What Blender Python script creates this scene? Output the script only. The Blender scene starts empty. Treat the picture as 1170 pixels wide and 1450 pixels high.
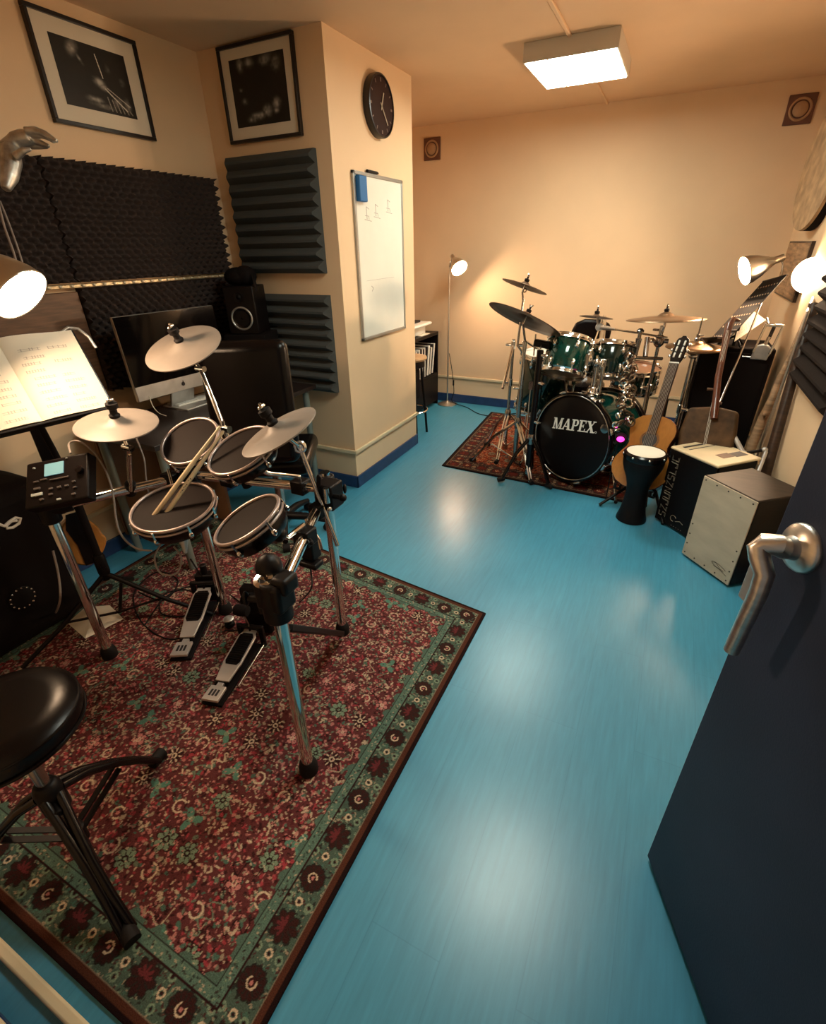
import bpy, bmesh, math, random
import numpy as np
from mathutils import Vector, Matrix

random.seed(7)
COL = bpy.context.scene.collection
PI = math.pi

# ------------------------------------------------------------------ camera model (solved from the room's vanishing points)
F_PX, IMG_W, IMG_H = 684.8, 1170, 1450
YAW, PITCH, ROLL, EYE = math.radians(-26.667), math.radians(28.634), math.radians(1.125), 1.53
def _cam_axes():
    cy, sy, cp, sp, cr, sr = math.cos(YAW), math.sin(YAW), math.cos(PITCH), math.sin(PITCH), math.cos(ROLL), math.sin(ROLL)
    fwd = Vector((sy*cp, cy*cp, -sp)); right = Vector((cy, -sy, 0)); down = fwd.cross(right)
    return cr*right + sr*down, -sr*right + cr*down, fwd
RIGHT, DOWN, FWD = _cam_axes()
CAM = Vector((0, 0, EYE))
def ray(px, py):
    return RIGHT*((px-IMG_W/2)/F_PX) + DOWN*((py-IMG_H/2)/F_PX) + FWD
def P(px, py, x=None, y=None, z=None, d=None):
    """world point seen at a photo position, on a known wall / floor plane or at a known distance"""
    r = ray(px, py)
    if d is not None: return CAM + r*d
    i, v = (0, x) if x is not None else (1, y) if y is not None else (2, z)
    return CAM + r*((v-CAM[i])/r[i])
V3 = Vector

# ------------------------------------------------------------------ mesh builder
def frame(n, hint=None):
    n = Vector(n).normalized()
    h = Vector(hint) if hint is not None else (Vector((0, 0, 1)) if abs(n.z) < .9 else Vector((1, 0, 0)))
    u = h.cross(n).normalized()
    return u, n.cross(u), n

class MB:
    def __init__(s): s.v = []; s.f = []
    def add(s, vs, fs):
        b = len(s.v); s.v += [Vector(v) for v in vs]; s.f += [tuple(b+i for i in f) for f in fs]; return s
    def box(s, c, size, ax=None):
        c = Vector(c); X, Y, Z = ax if ax else (Vector((1,0,0)), Vector((0,1,0)), Vector((0,0,1)))
        X, Y, Z = Vector(X)*size[0]/2, Vector(Y)*size[1]/2, Vector(Z)*size[2]/2
        vs = [c+X*i+Y*j+Z*k for k in (-1,1) for j in (-1,1) for i in (-1,1)]
        return s.add(vs, [(0,2,3,1),(4,5,7,6),(0,1,5,4),(2,6,7,3),(0,4,6,2),(1,3,7,5)])
    def span(s, lo, hi):
        lo, hi = Vector(lo), Vector(hi); return s.box((lo+hi)/2, hi-lo)
    def bar(s, a, b, w, t, up=(0,0,1)):
        """rectangular bar from a to b, w wide, t thick"""
        a, b = Vector(a), Vector(b); n = (b-a).normalized(); u, v, n = frame(n, up if abs(n.dot(Vector(up))) < .95 else (1,0,0))
        return s.box((a+b)/2, (w, t, (b-a).length), (u, v, n))
    def tube(s, pts, r, n=10, closed=False, flat=1.0, up=None):
        pts = [Vector(p) for p in pts]; m = len(pts)
        rs = r if isinstance(r, (list, tuple)) else [r]*m
        ring = []; u = None
        for i, p in enumerate(pts):
            if closed: t = (pts[(i+1) % m]-pts[i-1])
            else: t = pts[min(i+1, m-1)]-pts[max(i-1, 0)]
            t = t.normalized() if t.length > 1e-9 else Vector((0,0,1))
            if u is None: u, v, _ = frame(t, up if up is not None and abs(t.dot(Vector(up).normalized())) < .95 else None)
            else:
                u = u - t*u.dot(t); u = u.normalized() if u.length > 1e-6 else frame(t)[0]; v = t.cross(u)
            ring.append([p + u*(rs[i]*math.cos(2*PI*k/n)) + v*(rs[i]*flat*math.sin(2*PI*k/n)) for k in range(n)])
        vs = [q for R in ring for q in R]; fs = []
        for i in range(m if closed else m-1):
            a, b = i*n, ((i+1) % m)*n
            for k in range(n): fs.append((a+k, a+(k+1) % n, b+(k+1) % n, b+k))
        if not closed:
            fs.append(tuple(range(n-1, -1, -1))); fs.append(tuple((m-1)*n+k for k in range(n)))
        return s.add(vs, fs)
    def cyl(s, a, b, r, n=14, r2=None):
        return s.tube([a, b], [r, r if r2 is None else r2], n)
    def lathe(s, prof, o, axis=(0,0,1), n=32, caps=True, hint=None):
        """prof: (radius, height along axis) pairs"""
        u, v, w = frame(axis, hint); o = Vector(o); vs = []; fs = []; m = len(prof)
        for r, h in prof:
            r = max(r, 1e-5)
            vs += [o + w*h + u*(r*math.cos(2*PI*k/n)) + v*(r*math.sin(2*PI*k/n)) for k in range(n)]
        for i in range(m-1):
            for k in range(n): fs.append((i*n+k, i*n+(k+1) % n, (i+1)*n+(k+1) % n, (i+1)*n+k))
        if caps: fs.append(tuple(range(n-1, -1, -1))); fs.append(tuple((m-1)*n+k for k in range(n)))
        return s.add(vs, fs)
    def torus(s, c, axis, R, r, n=36, k=8):
        u, v, w = frame(axis); c = Vector(c)
        return s.tube([c + u*(R*math.cos(2*PI*i/n)) + v*(R*math.sin(2*PI*i/n)) for i in range(n)], r, k, closed=True)
    def ball(s, c, r, n=14, sc=(1,1,1), ax=None):
        c = Vector(c); X, Y, Z = ax if ax else (Vector((1,0,0)), Vector((0,1,0)), Vector((0,0,1))); m = max(6, n//2); vs = []; fs = []
        for i in range(m+1):
            th = PI*i/m
            for k in range(n):
                ph = 2*PI*k/n; rr = max(math.sin(th), 1e-4)
                vs.append(c + Vector(X)*(r*sc[0]*rr*math.cos(ph)) + Vector(Y)*(r*sc[1]*rr*math.sin(ph)) - Vector(Z)*(r*sc[2]*math.cos(th)))
        for i in range(m):
            for k in range(n): fs.append((i*n+k, i*n+(k+1) % n, (i+1)*n+(k+1) % n, (i+1)*n+k))
        return s.add(vs, fs)
    def prism(s, poly, o, u, v, t):
        """2-D outline (ccw in u,v) extruded by t along u x v"""
        o, u, v = Vector(o), Vector(u), Vector(v); w = u.cross(v).normalized()*t; n = len(poly)
        vs = [o+u*a+v*b for a, b in poly] + [o+u*a+v*b+w for a, b in poly]
        fs = [tuple(range(n-1, -1, -1)), tuple(range(n, 2*n))] + [(i, (i+1) % n, n+(i+1) % n, n+i) for i in range(n)]
        return s.add(vs, fs)
    def quad(s, a, b, c, d): return s.add([a, b, c, d], [(0,1,2,3)])

def root_loc(o):
    p = Vector((0,0,0))
    while o is not None: p = p + Vector(o.location); o = o.parent
    return p
def build(mb, name, mat, parent=None, bevel=0, seg=2, angle=38, loc=None, label=None, subsurf=0, flatshade=False, solid=0):
    base = root_loc(parent) if parent is not None else Vector(loc) if loc is not None else Vector((0,0,0))
    me = bpy.data.meshes.new(name)
    me.from_pydata([tuple(v-base) for v in mb.v], [], mb.f); me.update()
    bm = bmesh.new(); bm.from_mesh(me); bmesh.ops.recalc_face_normals(bm, faces=bm.faces); bm.to_mesh(me); bm.free()
    if not flatshade:
        for p in me.polygons: p.use_smooth = True
        me.set_sharp_from_angle(angle=math.radians(angle))
    me.materials.append(mat)
    o = bpy.data.objects.new(name, me); COL.objects.link(o)
    if parent is not None: o.parent = parent
    else: o.location = base
    if solid:
        m = o.modifiers.new('thick', 'SOLIDIFY'); m.thickness = solid; m.offset = 0
    if bevel:
        m = o.modifiers.new('edge', 'BEVEL'); m.width = bevel; m.segments = seg; m.limit_method = 'ANGLE'; m.angle_limit = math.radians(40); m.harden_normals = False
    if subsurf:
        m = o.modifiers.new('sub', 'SUBSURF'); m.levels = subsurf; m.render_levels = subsurf
    if label: o['label'] = label
    return o
def thing(name, label, cat, loc, group=None):
    o = bpy.data.objects.new(name, None); COL.objects.link(o); o.location = Vector(loc); o.empty_display_size = .05
    o['label'] = label; o['category'] = cat
    if group: o['group'] = group
    return o
def tag(o, label, cat, group=None):
    o['label'] = label; o['category'] = cat
    if group: o['group'] = group
    return o
def struct(mb, name, mat, **k):
    o = build(mb, name, mat, **k); o['kind'] = 'structure'; return o

# ------------------------------------------------------------------ materials
def srgb(r, g, b):
    f = lambda c: (c/255/12.92) if c/255 <= .04045 else ((c/255+.055)/1.055)**2.4
    return (f(r), f(g), f(b), 1)
def mat(name, col, rough=.5, metal=0, noise=0, nscale=30, bump=0, bscale=200, spec=.5, coat=0, emit=None, estr=0, stretch=None, trans=0):
    m = bpy.data.materials.new(name); m.use_nodes = True; nt = m.node_tree; b = nt.nodes['Principled BSDF']
    col = col if len(col) == 4 else (*col, 1)
    b.inputs['Base Color'].default_value = col; b.inputs['Roughness'].default_value = rough; b.inputs['Metallic'].default_value = metal
    b.inputs['Specular IOR Level'].default_value = spec; b.inputs['Coat Weight'].default_value = coat
    if trans: b.inputs['Transmission Weight'].default_value = trans
    if emit: b.inputs['Emission Color'].default_value = (*emit[:3], 1); b.inputs['Emission Strength'].default_value = estr
    if noise or bump:
        tc = nt.nodes.new('ShaderNodeTexCoord'); mp = nt.nodes.new('ShaderNodeMapping')
        nt.links.new(tc.outputs['Object'], mp.inputs['Vector'])
        if stretch: mp.inputs['Scale'].default_value = stretch
    if noise:
        n = nt.nodes.new('ShaderNodeTexNoise'); n.inputs['Scale'].default_value = nscale; n.inputs['Detail'].default_value = 5
        nt.links.new(mp.outputs['Vector'], n.inputs['Vector'])
        r = nt.nodes.new('ShaderNodeValToRGB'); lo = tuple(c*(1-noise) for c in col[:3]); hi = tuple(min(1, c*(1+noise)) for c in col[:3])
        r.color_ramp.elements[0].position = .3; r.color_ramp.elements[0].color = (*lo, 1)
        r.color_ramp.elements[1].position = .7; r.color_ramp.elements[1].color = (*hi, 1)
        nt.links.new(n.outputs['Fac'], r.inputs['Fac']); nt.links.new(r.outputs['Color'], b.inputs['Base Color'])
    if bump:
        n2 = nt.nodes.new('ShaderNodeTexNoise'); n2.inputs['Scale'].default_value = bscale; n2.inputs['Detail'].default_value = 3
        nt.links.new(mp.outputs['Vector'], n2.inputs['Vector'])
        bu = nt.nodes.new('ShaderNodeBump'); bu.inputs['Strength'].default_value = bump; bu.inputs['Distance'].default_value = .004
        nt.links.new(n2.outputs['Fac'], bu.inputs['Height']); nt.links.new(bu.outputs['Normal'], b.inputs['Normal'])
    return m
def attr_mat(name, rough=.9, noise=.25, nscale=400, bump=.3, spec=.3):
    """base colour from the design woven / printed into the mesh (attribute 'design')"""
    m = bpy.data.materials.new(name); m.use_nodes = True; nt = m.node_tree; b = nt.nodes['Principled BSDF']
    a = nt.nodes.new('ShaderNodeAttribute'); a.attribute_name = 'design'
    b.inputs['Roughness'].default_value = rough; b.inputs['Specular IOR Level'].default_value = spec
    if noise:
        tc = nt.nodes.new('ShaderNodeTexCoord'); n = nt.nodes.new('ShaderNodeTexNoise'); n.inputs['Scale'].default_value = nscale; n.inputs['Detail'].default_value = 2
        nt.links.new(tc.outputs['Object'], n.inputs['Vector'])
        mr = nt.nodes.new('ShaderNodeMapRange'); mr.inputs['From Min'].default_value = .3; mr.inputs['From Max'].default_value = .7
        mr.inputs['To Min'].default_value = 1-noise; mr.inputs['To Max'].default_value = 1+noise
        nt.links.new(n.outputs['Fac'], mr.inputs['Value'])
        mx = nt.nodes.new('ShaderNodeVectorMath'); mx.operation = 'SCALE'
        nt.links.new(a.outputs['Color'], mx.inputs[0]); nt.links.new(mr.outputs['Result'], mx.inputs['Scale'])
        nt.links.new(mx.outputs['Vector'], b.inputs['Base Color'])
        if bump:
            bu = nt.nodes.new('ShaderNodeBump'); bu.inputs['Strength'].default_value = bump; bu.inputs['Distance'].default_value = .003
            nt.links.new(n.outputs['Fac'], bu.inputs['Height']); nt.links.new(bu.outputs['Normal'], b.inputs['Normal'])
    else: nt.links.new(a.outputs['Color'], b.inputs['Base Color'])
    return m
def design_grid(name, corners, img, material, parent=None, loc=None, thick=0):
    """a flat sheet whose printed / woven design is carried per vertex. corners: a(0,0) b(u1) c(1,1) d(v1); img[h][w][3] linear"""
    a, b, c, d = [Vector(q) for q in corners]; h, w = img.shape[:2]
    base = root_loc(parent) if parent is not None else Vector(loc) if loc is not None else Vector((0,0,0))
    A, B, Cc, D = [np.array(q-base) for q in (a, b, c, d)]
    uu = np.linspace(0, 1, w)[None, :, None]; vv = np.linspace(0, 1, h)[:, None, None]
    co = (A*(1-uu)+B*uu)*(1-vv) + (D*(1-uu)+Cc*uu)*vv
    co = co.reshape(-1, 3)
    i = np.arange(h*w).reshape(h, w)
    fs = np.stack([i[:-1,:-1], i[:-1,1:], i[1:,1:], i[1:,:-1]], -1).reshape(-1, 4)
    rgb = np.concatenate([img.reshape(-1, 3), np.ones((h*w, 1))], 1)
    if thick:
        nrm = np.cross(B-A, D-A); nrm = nrm/np.linalg.norm(nrm)
        edge = np.concatenate([i[0,:], i[1:,-1], i[-1,-2::-1], i[-2:0:-1,0]]); ne = len(edge)
        low = co[edge] - nrm*thick; k0 = len(co); co = np.concatenate([co, low]); rgb = np.concatenate([rgb, rgb[edge]])
        j = np.arange(ne); jn = (j+1) % ne
        fs = np.concatenate([fs, np.stack([edge[jn], edge[j], k0+j, k0+jn], -1)])
    me = bpy.data.meshes.new(name)
    me.vertices.add(len(co)); me.vertices.foreach_set('co', co.astype(np.float32).ravel())
    nf = len(fs); me.loops.add(nf*4); me.loops.foreach_set('vertex_index', fs.astype(np.int32).ravel())
    me.polygons.add(nf); me.polygons.foreach_set('loop_start', np.arange(0, nf*4, 4, dtype=np.int32)); me.polygons.foreach_set('loop_total', np.full(nf, 4, dtype=np.int32))
    me.update(calc_edges=True)
    at = me.color_attributes.new('design', 'FLOAT_COLOR', 'POINT'); at.data.foreach_set('color', rgb.astype(np.float32).ravel())
    me.materials.append(material)
    o = bpy.data.objects.new(name, me); COL.objects.link(o)
    if parent is not None: o.parent = parent
    else: o.location = base
    return o

M = {}
M['black'] = mat('black_plastic', (.005,.003,.003), .45, noise=.3, nscale=60, spec=.2)
M['blackgloss'] = mat('black_gloss', (.005,.003,.003), .22, spec=.3)
M['blackmatte'] = mat('black_matte', (.007,.0045,.0045), .8, bump=.2, bscale=300, spec=.15)
M['rubber'] = mat('rubber', (.008,.006,.006), .65, bump=.1, spec=.2)
M['leather'] = mat('black_vinyl', (.0035,.0022,.0022), .27, bump=.08, bscale=420, spec=.2)
M['chrome'] = mat('chrome', (.78,.76,.73), .13, 1, noise=.06, nscale=12)
M['chromedark'] = mat('dark_chrome', (.42,.39,.37), .22, 1, noise=.1, nscale=20)
M['steel'] = mat('brushed_steel', (.66,.62,.57), .34, 1, noise=.12, nscale=8, stretch=(1,1,14))
M['silver'] = mat('silver_paint', (.55,.54,.52), .32, .7, noise=.12, nscale=18)
M['foam'] = mat('acoustic_foam', (.046,.034,.031), .95, bump=.3, bscale=600, spec=.15)
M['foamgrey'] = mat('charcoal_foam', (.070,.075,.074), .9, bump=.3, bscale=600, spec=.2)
M['white'] = mat('white_plastic', (.78,.77,.72), .35)
M['paper'] = mat('paper', (.80,.76,.66), .8, bump=.05)
M['wood'] = mat('pale_birch', (.55,.44,.29), .45, noise=.16, nscale=6, stretch=(1,1,7), bump=.05)
M['darkwood'] = mat('dark_stained_wood', (.035,.016,.009), .38, noise=.45, nscale=7, stretch=(1,1,9), bump=.06)
M['brownwood'] = mat('brown_wood', (.12,.055,.025), .45, noise=.4, nscale=8, stretch=(1,1,9), bump=.08)
M['maroonwood'] = mat('reddish_wood', (.11,.030,.014), .3, noise=.35, nscale=9, stretch=(9,9,1), coat=.3)
# ================================================================== the room
M['wall'] = mat('peach_wall_paint', (.77,.56,.355), .62, noise=.035, nscale=2.2, bump=.10, bscale=160, spec=.35)
M['ceil'] = mat('ceiling_paint', (.74,.52,.33), .75, noise=.03, nscale=3, bump=.06, bscale=120, spec=.3)
M['cream'] = mat('cream_paint', (.72,.60,.40), .4, bump=.05, bscale=60)
M['blueskirt'] = mat('blue_skirting_paint', (.018,.045,.13), .4, noise=.2, nscale=14)
M['door'] = mat('navy_door_paint', (.024,.034,.070), .5, noise=.12, nscale=5, bump=.12, bscale=260, spec=.3)

def floor_material():
    m = bpy.data.materials.new('blue_laminate_planks'); m.use_nodes = True; nt = m.node_tree; b = nt.nodes['Principled BSDF']
    tc = nt.nodes.new('ShaderNodeTexCoord'); mp = nt.nodes.new('ShaderNodeMapping'); mp.inputs['Rotation'].default_value = (0, 0, PI/2)
    nt.links.new(tc.outputs['Object'], mp.inputs['Vector'])
    br = nt.nodes.new('ShaderNodeTexBrick'); br.offset = .37
    for k, v in (('Scale', 1), ('Mortar Size', .0016), ('Mortar Smooth', .3), ('Bias', 0), ('Brick Width', 1.28), ('Row Height', .19)): br.inputs[k].default_value = v
    br.inputs['Color1'].default_value = (.048,.250,.392,1); br.inputs['Color2'].default_value = (.051,.258,.402,1); br.inputs['Mortar'].default_value = (.041,.222,.355,1)
    nt.links.new(mp.outputs['Vector'], br.inputs['Vector'])
    m2 = nt.nodes.new('ShaderNodeMapping'); m2.inputs['Scale'].default_value = (22, 1.6, 1); nt.links.new(tc.outputs['Object'], m2.inputs['Vector'])
    n = nt.nodes.new('ShaderNodeTexNoise'); n.inputs['Scale'].default_value = 3.2; n.inputs['Detail'].default_value = 7; n.inputs['Roughness'].default_value = .65
    nt.links.new(m2.outputs['Vector'], n.inputs['Vector'])
    mr = nt.nodes.new('ShaderNodeMapRange'); mr.inputs['From Min'].default_value = .3; mr.inputs['From Max'].default_value = .7; mr.inputs['To Min'].default_value = .90; mr.inputs['To Max'].default_value = 1.12
    nt.links.new(n.outputs['Fac'], mr.inputs['Value'])
    n3 = nt.nodes.new('ShaderNodeTexNoise'); n3.inputs['Scale'].default_value = 3.5; n3.inputs['Detail'].default_value = 4
    nt.links.new(tc.outputs['Object'], n3.inputs['Vector'])
    mr3 = nt.nodes.new('ShaderNodeMapRange'); mr3.inputs['From Min'].default_value = .3; mr3.inputs['From Max'].default_value = .7; mr3.inputs['To Min'].default_value = .295; mr3.inputs['To Max'].default_value = .33
    nt.links.new(n3.outputs['Fac'], mr3.inputs['Value']); nt.links.new(mr3.outputs['Result'], b.inputs['Roughness'])
    mx = nt.nodes.new('ShaderNodeVectorMath'); mx.operation = 'SCALE'
    nt.links.new(br.outputs['Color'], mx.inputs[0]); nt.links.new(mr.outputs['Result'], mx.inputs['Scale']); nt.links.new(mx.outputs['Vector'], b.inputs['Base Color'])
    bu = nt.nodes.new('ShaderNodeBump'); bu.inputs['Strength'].default_value = .12; bu.inputs['Distance'].default_value = .002
    nt.links.new(n.outputs['Fac'], bu.inputs['Height']); nt.links.new(bu.outputs['Normal'], b.inputs['Normal'])
    b.inputs['Specular IOR Level'].default_value = .55
    return m
M['floor'] = floor_material()

XL, XR, YB, YN, ZC = -2.63, .715, 5.03, -.06, 2.5      # left / right / back / near walls, ceiling
PX, PY0, PY1 = -1.79, 2.677, 3.66                        # the pillar's right face, front and back
struct(MB().span((XL-.15, YN-1.2, -.12), (XR+.15, YB+.15, 0)), 'floor', M['floor'])
struct(MB().span((XL-.15, YN-.15, ZC), (XR+.15, YB+.15, ZC+.12)), 'ceiling', M['ceil'])
struct(MB().span((XL-.15, YN-.15, 0), (XL, YB+.15, ZC)), 'wall_left', M['wall'])
struct(MB().span((XR, YN-.15, 0), (XR+.15, YB+.15, ZC)), 'wall_right', M['wall'])
struct(MB().span((XL, YB, 0), (XR, YB+.15, ZC)), 'wall_back', M['wall'])
w = MB(); w.span((XL, YN-.15, 0), (-.28, YN, ZC)); w.span((-.28, YN-.15, 2.06), (XR, YN, ZC)); w.span((.66, YN-.15, 0), (XR, YN, 2.06))
struct(w, 'wall_near', M['wall'])
struct(MB().span((XL, PY0, 0), (PX, PY1, ZC)), 'wall_pillar', M['wall'])
# skirtings and the cream rail
def run(name, material, z0, z1, t, segs):
    mb = MB()
    for (ax, at, a, b, sgn) in segs:
        if ax == 'y': lo, hi = (a, min(at, at+sgn*t), z0), (b, max(at, at+sgn*t), z1)
        else: lo, hi = (min(at, at+sgn*t), a, z0), (max(at, at+sgn*t), b, z1)
        mb.span(lo, hi)
    return struct(mb, name, material, bevel=.004)
e = .012
for nm, mt, z0, z1, t in (('baseboard', M['blueskirt'], 0, .09, .012), ('trim', M['cream'], .262, .288, .016)):
    run(nm+'_back', mt, z0, z1, t, [('y', YB, XL, XR, -1)])
    run(nm+'_left', mt, z0, z1, t, [('x', XL, YN, PY0, 1), ('x', XL, PY1, YB, 1)])
    run(nm+'_right', mt, z0, z1, t, [('x', XR, .2, YB, -1)])
    run(nm+'_pillar', mt, z0, z1, t, [('y', PY0, XL, PX+t, -1), ('x', PX, PY0-t, PY1+t, 1), ('y', PY1, XL, PX+t, 1)])
    run(nm+'_near', mt, z0, z1, t, [('y', YN, XL, -.30, 1)])
struct(MB().span((XL, .004, 0), (-.30, .030, .022)), 'trim_1', M['cream'], bevel=.006)          # cream bar on the floor by the doorway
mb = MB(); mb.span((-.765, .2, ZC-.012), (-.745, 3.45, ZC)); mb.span((-.765, 4.0, ZC-.012), (-.745, YB, ZC))
struct(mb, 'trim_2', M['ceil'], bevel=.003)                                                     # cable trunking on the ceiling

# ---- ceiling lights
M['diffuser'] = mat('light_diffuser', (.8,.82,.76), .4, emit=(.95,1,.86), estr=12)
M['lampbody'] = mat('lamp_body', (.58,.52,.43), .5)
def ceiling_light(x0, x1, y0, y1, label):
    t = thing('ceiling_light', label, 'ceiling light', ((x0+x1)/2, (y0+y1)/2, ZC))
    mb = MB(); z0 = ZC-.085
    for lo, hi in (((x0,y0,z0),(x1,y0+.012,ZC)), ((x0,y1-.012,z0),(x1,y1,ZC)), ((x0,y0,z0),(x0+.012,y1,ZC)), ((x1-.012,y0,z0),(x1,y1,ZC))): mb.span(lo, hi)
    mb.span((x0,y0,ZC-.006),(x1,y1,ZC))
    build(mb, 'housing', M['lampbody'], t, bevel=.003)
    xs = x0+(x1-x0)*.27
    for a, b in ((x0+.012, xs-.004), (xs+.004, x1-.012)):
        build(MB().span((a, y0+.012, z0-.004), (b, y1-.012, z0+.006)), 'diffuser', M['diffuser'], t, bevel=.002)
    build(MB().span((xs-.004, y0+.012, z0-.003), (xs+.004, y1-.012, z0+.008)), 'divider', M['lampbody'], t)
    return t
ceiling_light(-1.0, -.5, 3.45, 4.02, 'lit square white ceiling light towards the back of the room')
ceiling_light(-.56, -.04, 1.55, 2.12, 'square ceiling light above the large rug, out of the picture')

# ---- two square wall vents
M['vent'] = mat('brown_vent', (.13,.052,.03), .5)
M['ventdisc'] = mat('vent_disc', (.42,.25,.13), .55, noise=.1)
for x0, lab in ((-2.335, 'square brown wall vent with round disc, left above the floor lamp'), (.455, 'square brown wall vent with round disc, high in the right corner')):
    t = thing('wall_vent', lab, 'vent', (x0+.082, YB, 2.235), 'square vents on the back wall'); c = Vector((x0+.082, YB-.012, 2.325))
    build(MB().span((x0, YB-.014, 2.24), (x0+.165, YB, 2.41)), 'plate', M['vent'], t, bevel=.004)
    mb = MB(); mb.torus(c+V3((0,-.004,0)), (0,1,0), .060, .008); build(mb, 'ring', M['ventdisc'], t)
    build(MB().lathe([(.044,0),(.044,.012),(.034,.02),(.0,.022)], c, (0,-1,0)), 'disc', M['ventdisc'], t)

# ---- open navy door with lever handle
E0 = V3((.247, .938, 0)); HD = V3((.419, -.908, 0)); DN = V3((-.908, -.419, 0))     # free edge, towards the hinge, face normal
def D(px, py, o=0):
    r = ray(px, py); return CAM + r*((E0+DN*o-CAM).dot(DN)/r.dot(DN))
t = thing('door_1', 'open navy blue door with silver lever handle', 'door', E0+HD*.46); t['kind'] = 'structure'
build(MB().box(E0+HD*.45-DN*.02+V3((0,0,1.035)), (.90, .04, 2.04), (HD, DN, V3((0,0,1)))), 'leaf', M['door'], t, bevel=.002)
rose = D(1136, 776)
mb = MB(); mb.lathe([(.042,0),(.042,.004),(.039,.0085),(.027,.013),(.021,.016),(.0185,.024),(.0180,.034)], rose, DN, 40)
h = build(mb, 'handle', M['steel'], t)
q = [rose+DN*.03, D(1103, 772, .045), D(1082, 770, .060), D(1074, 776, .066), D(1076, 790, .066), D(1083, 813, .062), D(1075, 838, .062), D(1055, 880, .062), D(1036, 921, .062)]
build(MB().tube(q, [.0180,.0180,.0175,.0168,.0160,.0150,.0142,.0136,.0130], 18), 'lever', M['steel'], h)
lz = D(1058, 828).z
build(MB().box(E0-HD*.022-DN*.02+V3((0,0,.945)), (.044, .022, .085), (HD, DN, V3((0,0,1)))), 'latch', M['silver'], t, bevel=.003)
build(MB().box(E0-HD*.001-DN*.02+V3((0,0,lz)), (.003, .026, .19), (HD, DN, V3((0,0,1)))), 'latch_plate', M['silver'], t)
# ================================================================== rugs (woven design painted motif by motif)
class Weave:
    def __init__(s, w, h, res, seed):
        s.nx, s.ny, s.res = int(w/res)+1, int(h/res)+1, res; s.w, s.h = w, h
        s.img = np.zeros((s.ny, s.nx, 3)); s.rng = np.random.RandomState(seed)
        s.X, s.Y = np.meshgrid(np.linspace(0, w, s.nx), np.linspace(0, h, s.ny))
    def win(s, x, y, r):
        i0, i1 = max(0, int((x-r)/s.res)), min(s.nx, int((x+r)/s.res)+2); j0, j1 = max(0, int((y-r)/s.res)), min(s.ny, int((y+r)/s.res)+2)
        if i1 <= i0 or j1 <= j0: return None
        sl = (slice(j0, j1), slice(i0, i1)); dx, dy = s.X[sl]-x, s.Y[sl]-y
        return sl, dx, dy
    def put(s, sl, mask, col, a=1):
        if mask.any():
            v = s.img[sl]; v[mask] = v[mask]*(1-a)+np.array(col)*a
    def ell(s, x, y, rx, ry, ang, col, a=1):
        w = s.win(x, y, max(rx, ry))
        if w is None: return
        sl, dx, dy = w; c, n = math.cos(ang), math.sin(ang)
        s.put(sl, ((dx*c+dy*n)/rx)**2+((-dx*n+dy*c)/ry)**2 < 1, col, a)
    def ring(s, x, y, r, t, col, gap=None):
        w = s.win(x, y, r+t)
        if w is None: return
        sl, dx, dy = w; rr = np.hypot(dx, dy); m = abs(rr-r) < t
        if gap is not None: m &= np.abs((np.arctan2(dy, dx)-gap+PI) % (2*PI)-PI) > .7
        s.put(sl, m, col)
    def flower(s, x, y, r, n, petal, core, edge=None, ang=0, deep=.35):
        w = s.win(x, y, r*1.15)
        if w is None: return
        sl, dx, dy = w; rr = np.hypot(dx, dy); th = np.arctan2(dy, dx)
        k = r*(1-deep*(1-np.abs(np.cos(n/2*(th-ang)))))
        if edge is not None: s.put(sl, rr < k*1.13, edge)
        s.put(sl, rr < k, petal)
        s.put(sl, (rr < k*.9) & (np.abs(np.sin(n/2*(th-ang))) > .93) & (rr > r*.3), edge if edge is not None else core)
        s.put(sl, rr < r*.34, core); s.put(sl, rr < r*.16, petal)
    def scroll(s, pts, t, col):
        for k in range(len(pts)-1):
            a, b = pts[k], pts[k+1]; m = max(2, int(math.hypot(a[0]-b[0], a[1]-b[1])/(t*.8)))
            for j in range(m):
                f = j/m; s.ell(a[0]+(b[0]-a[0])*f, a[1]+(b[1]-a[1])*f, t, t, 0, col)
def L(r, g, b): return np.array(srgb(r, g, b)[:3])

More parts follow.
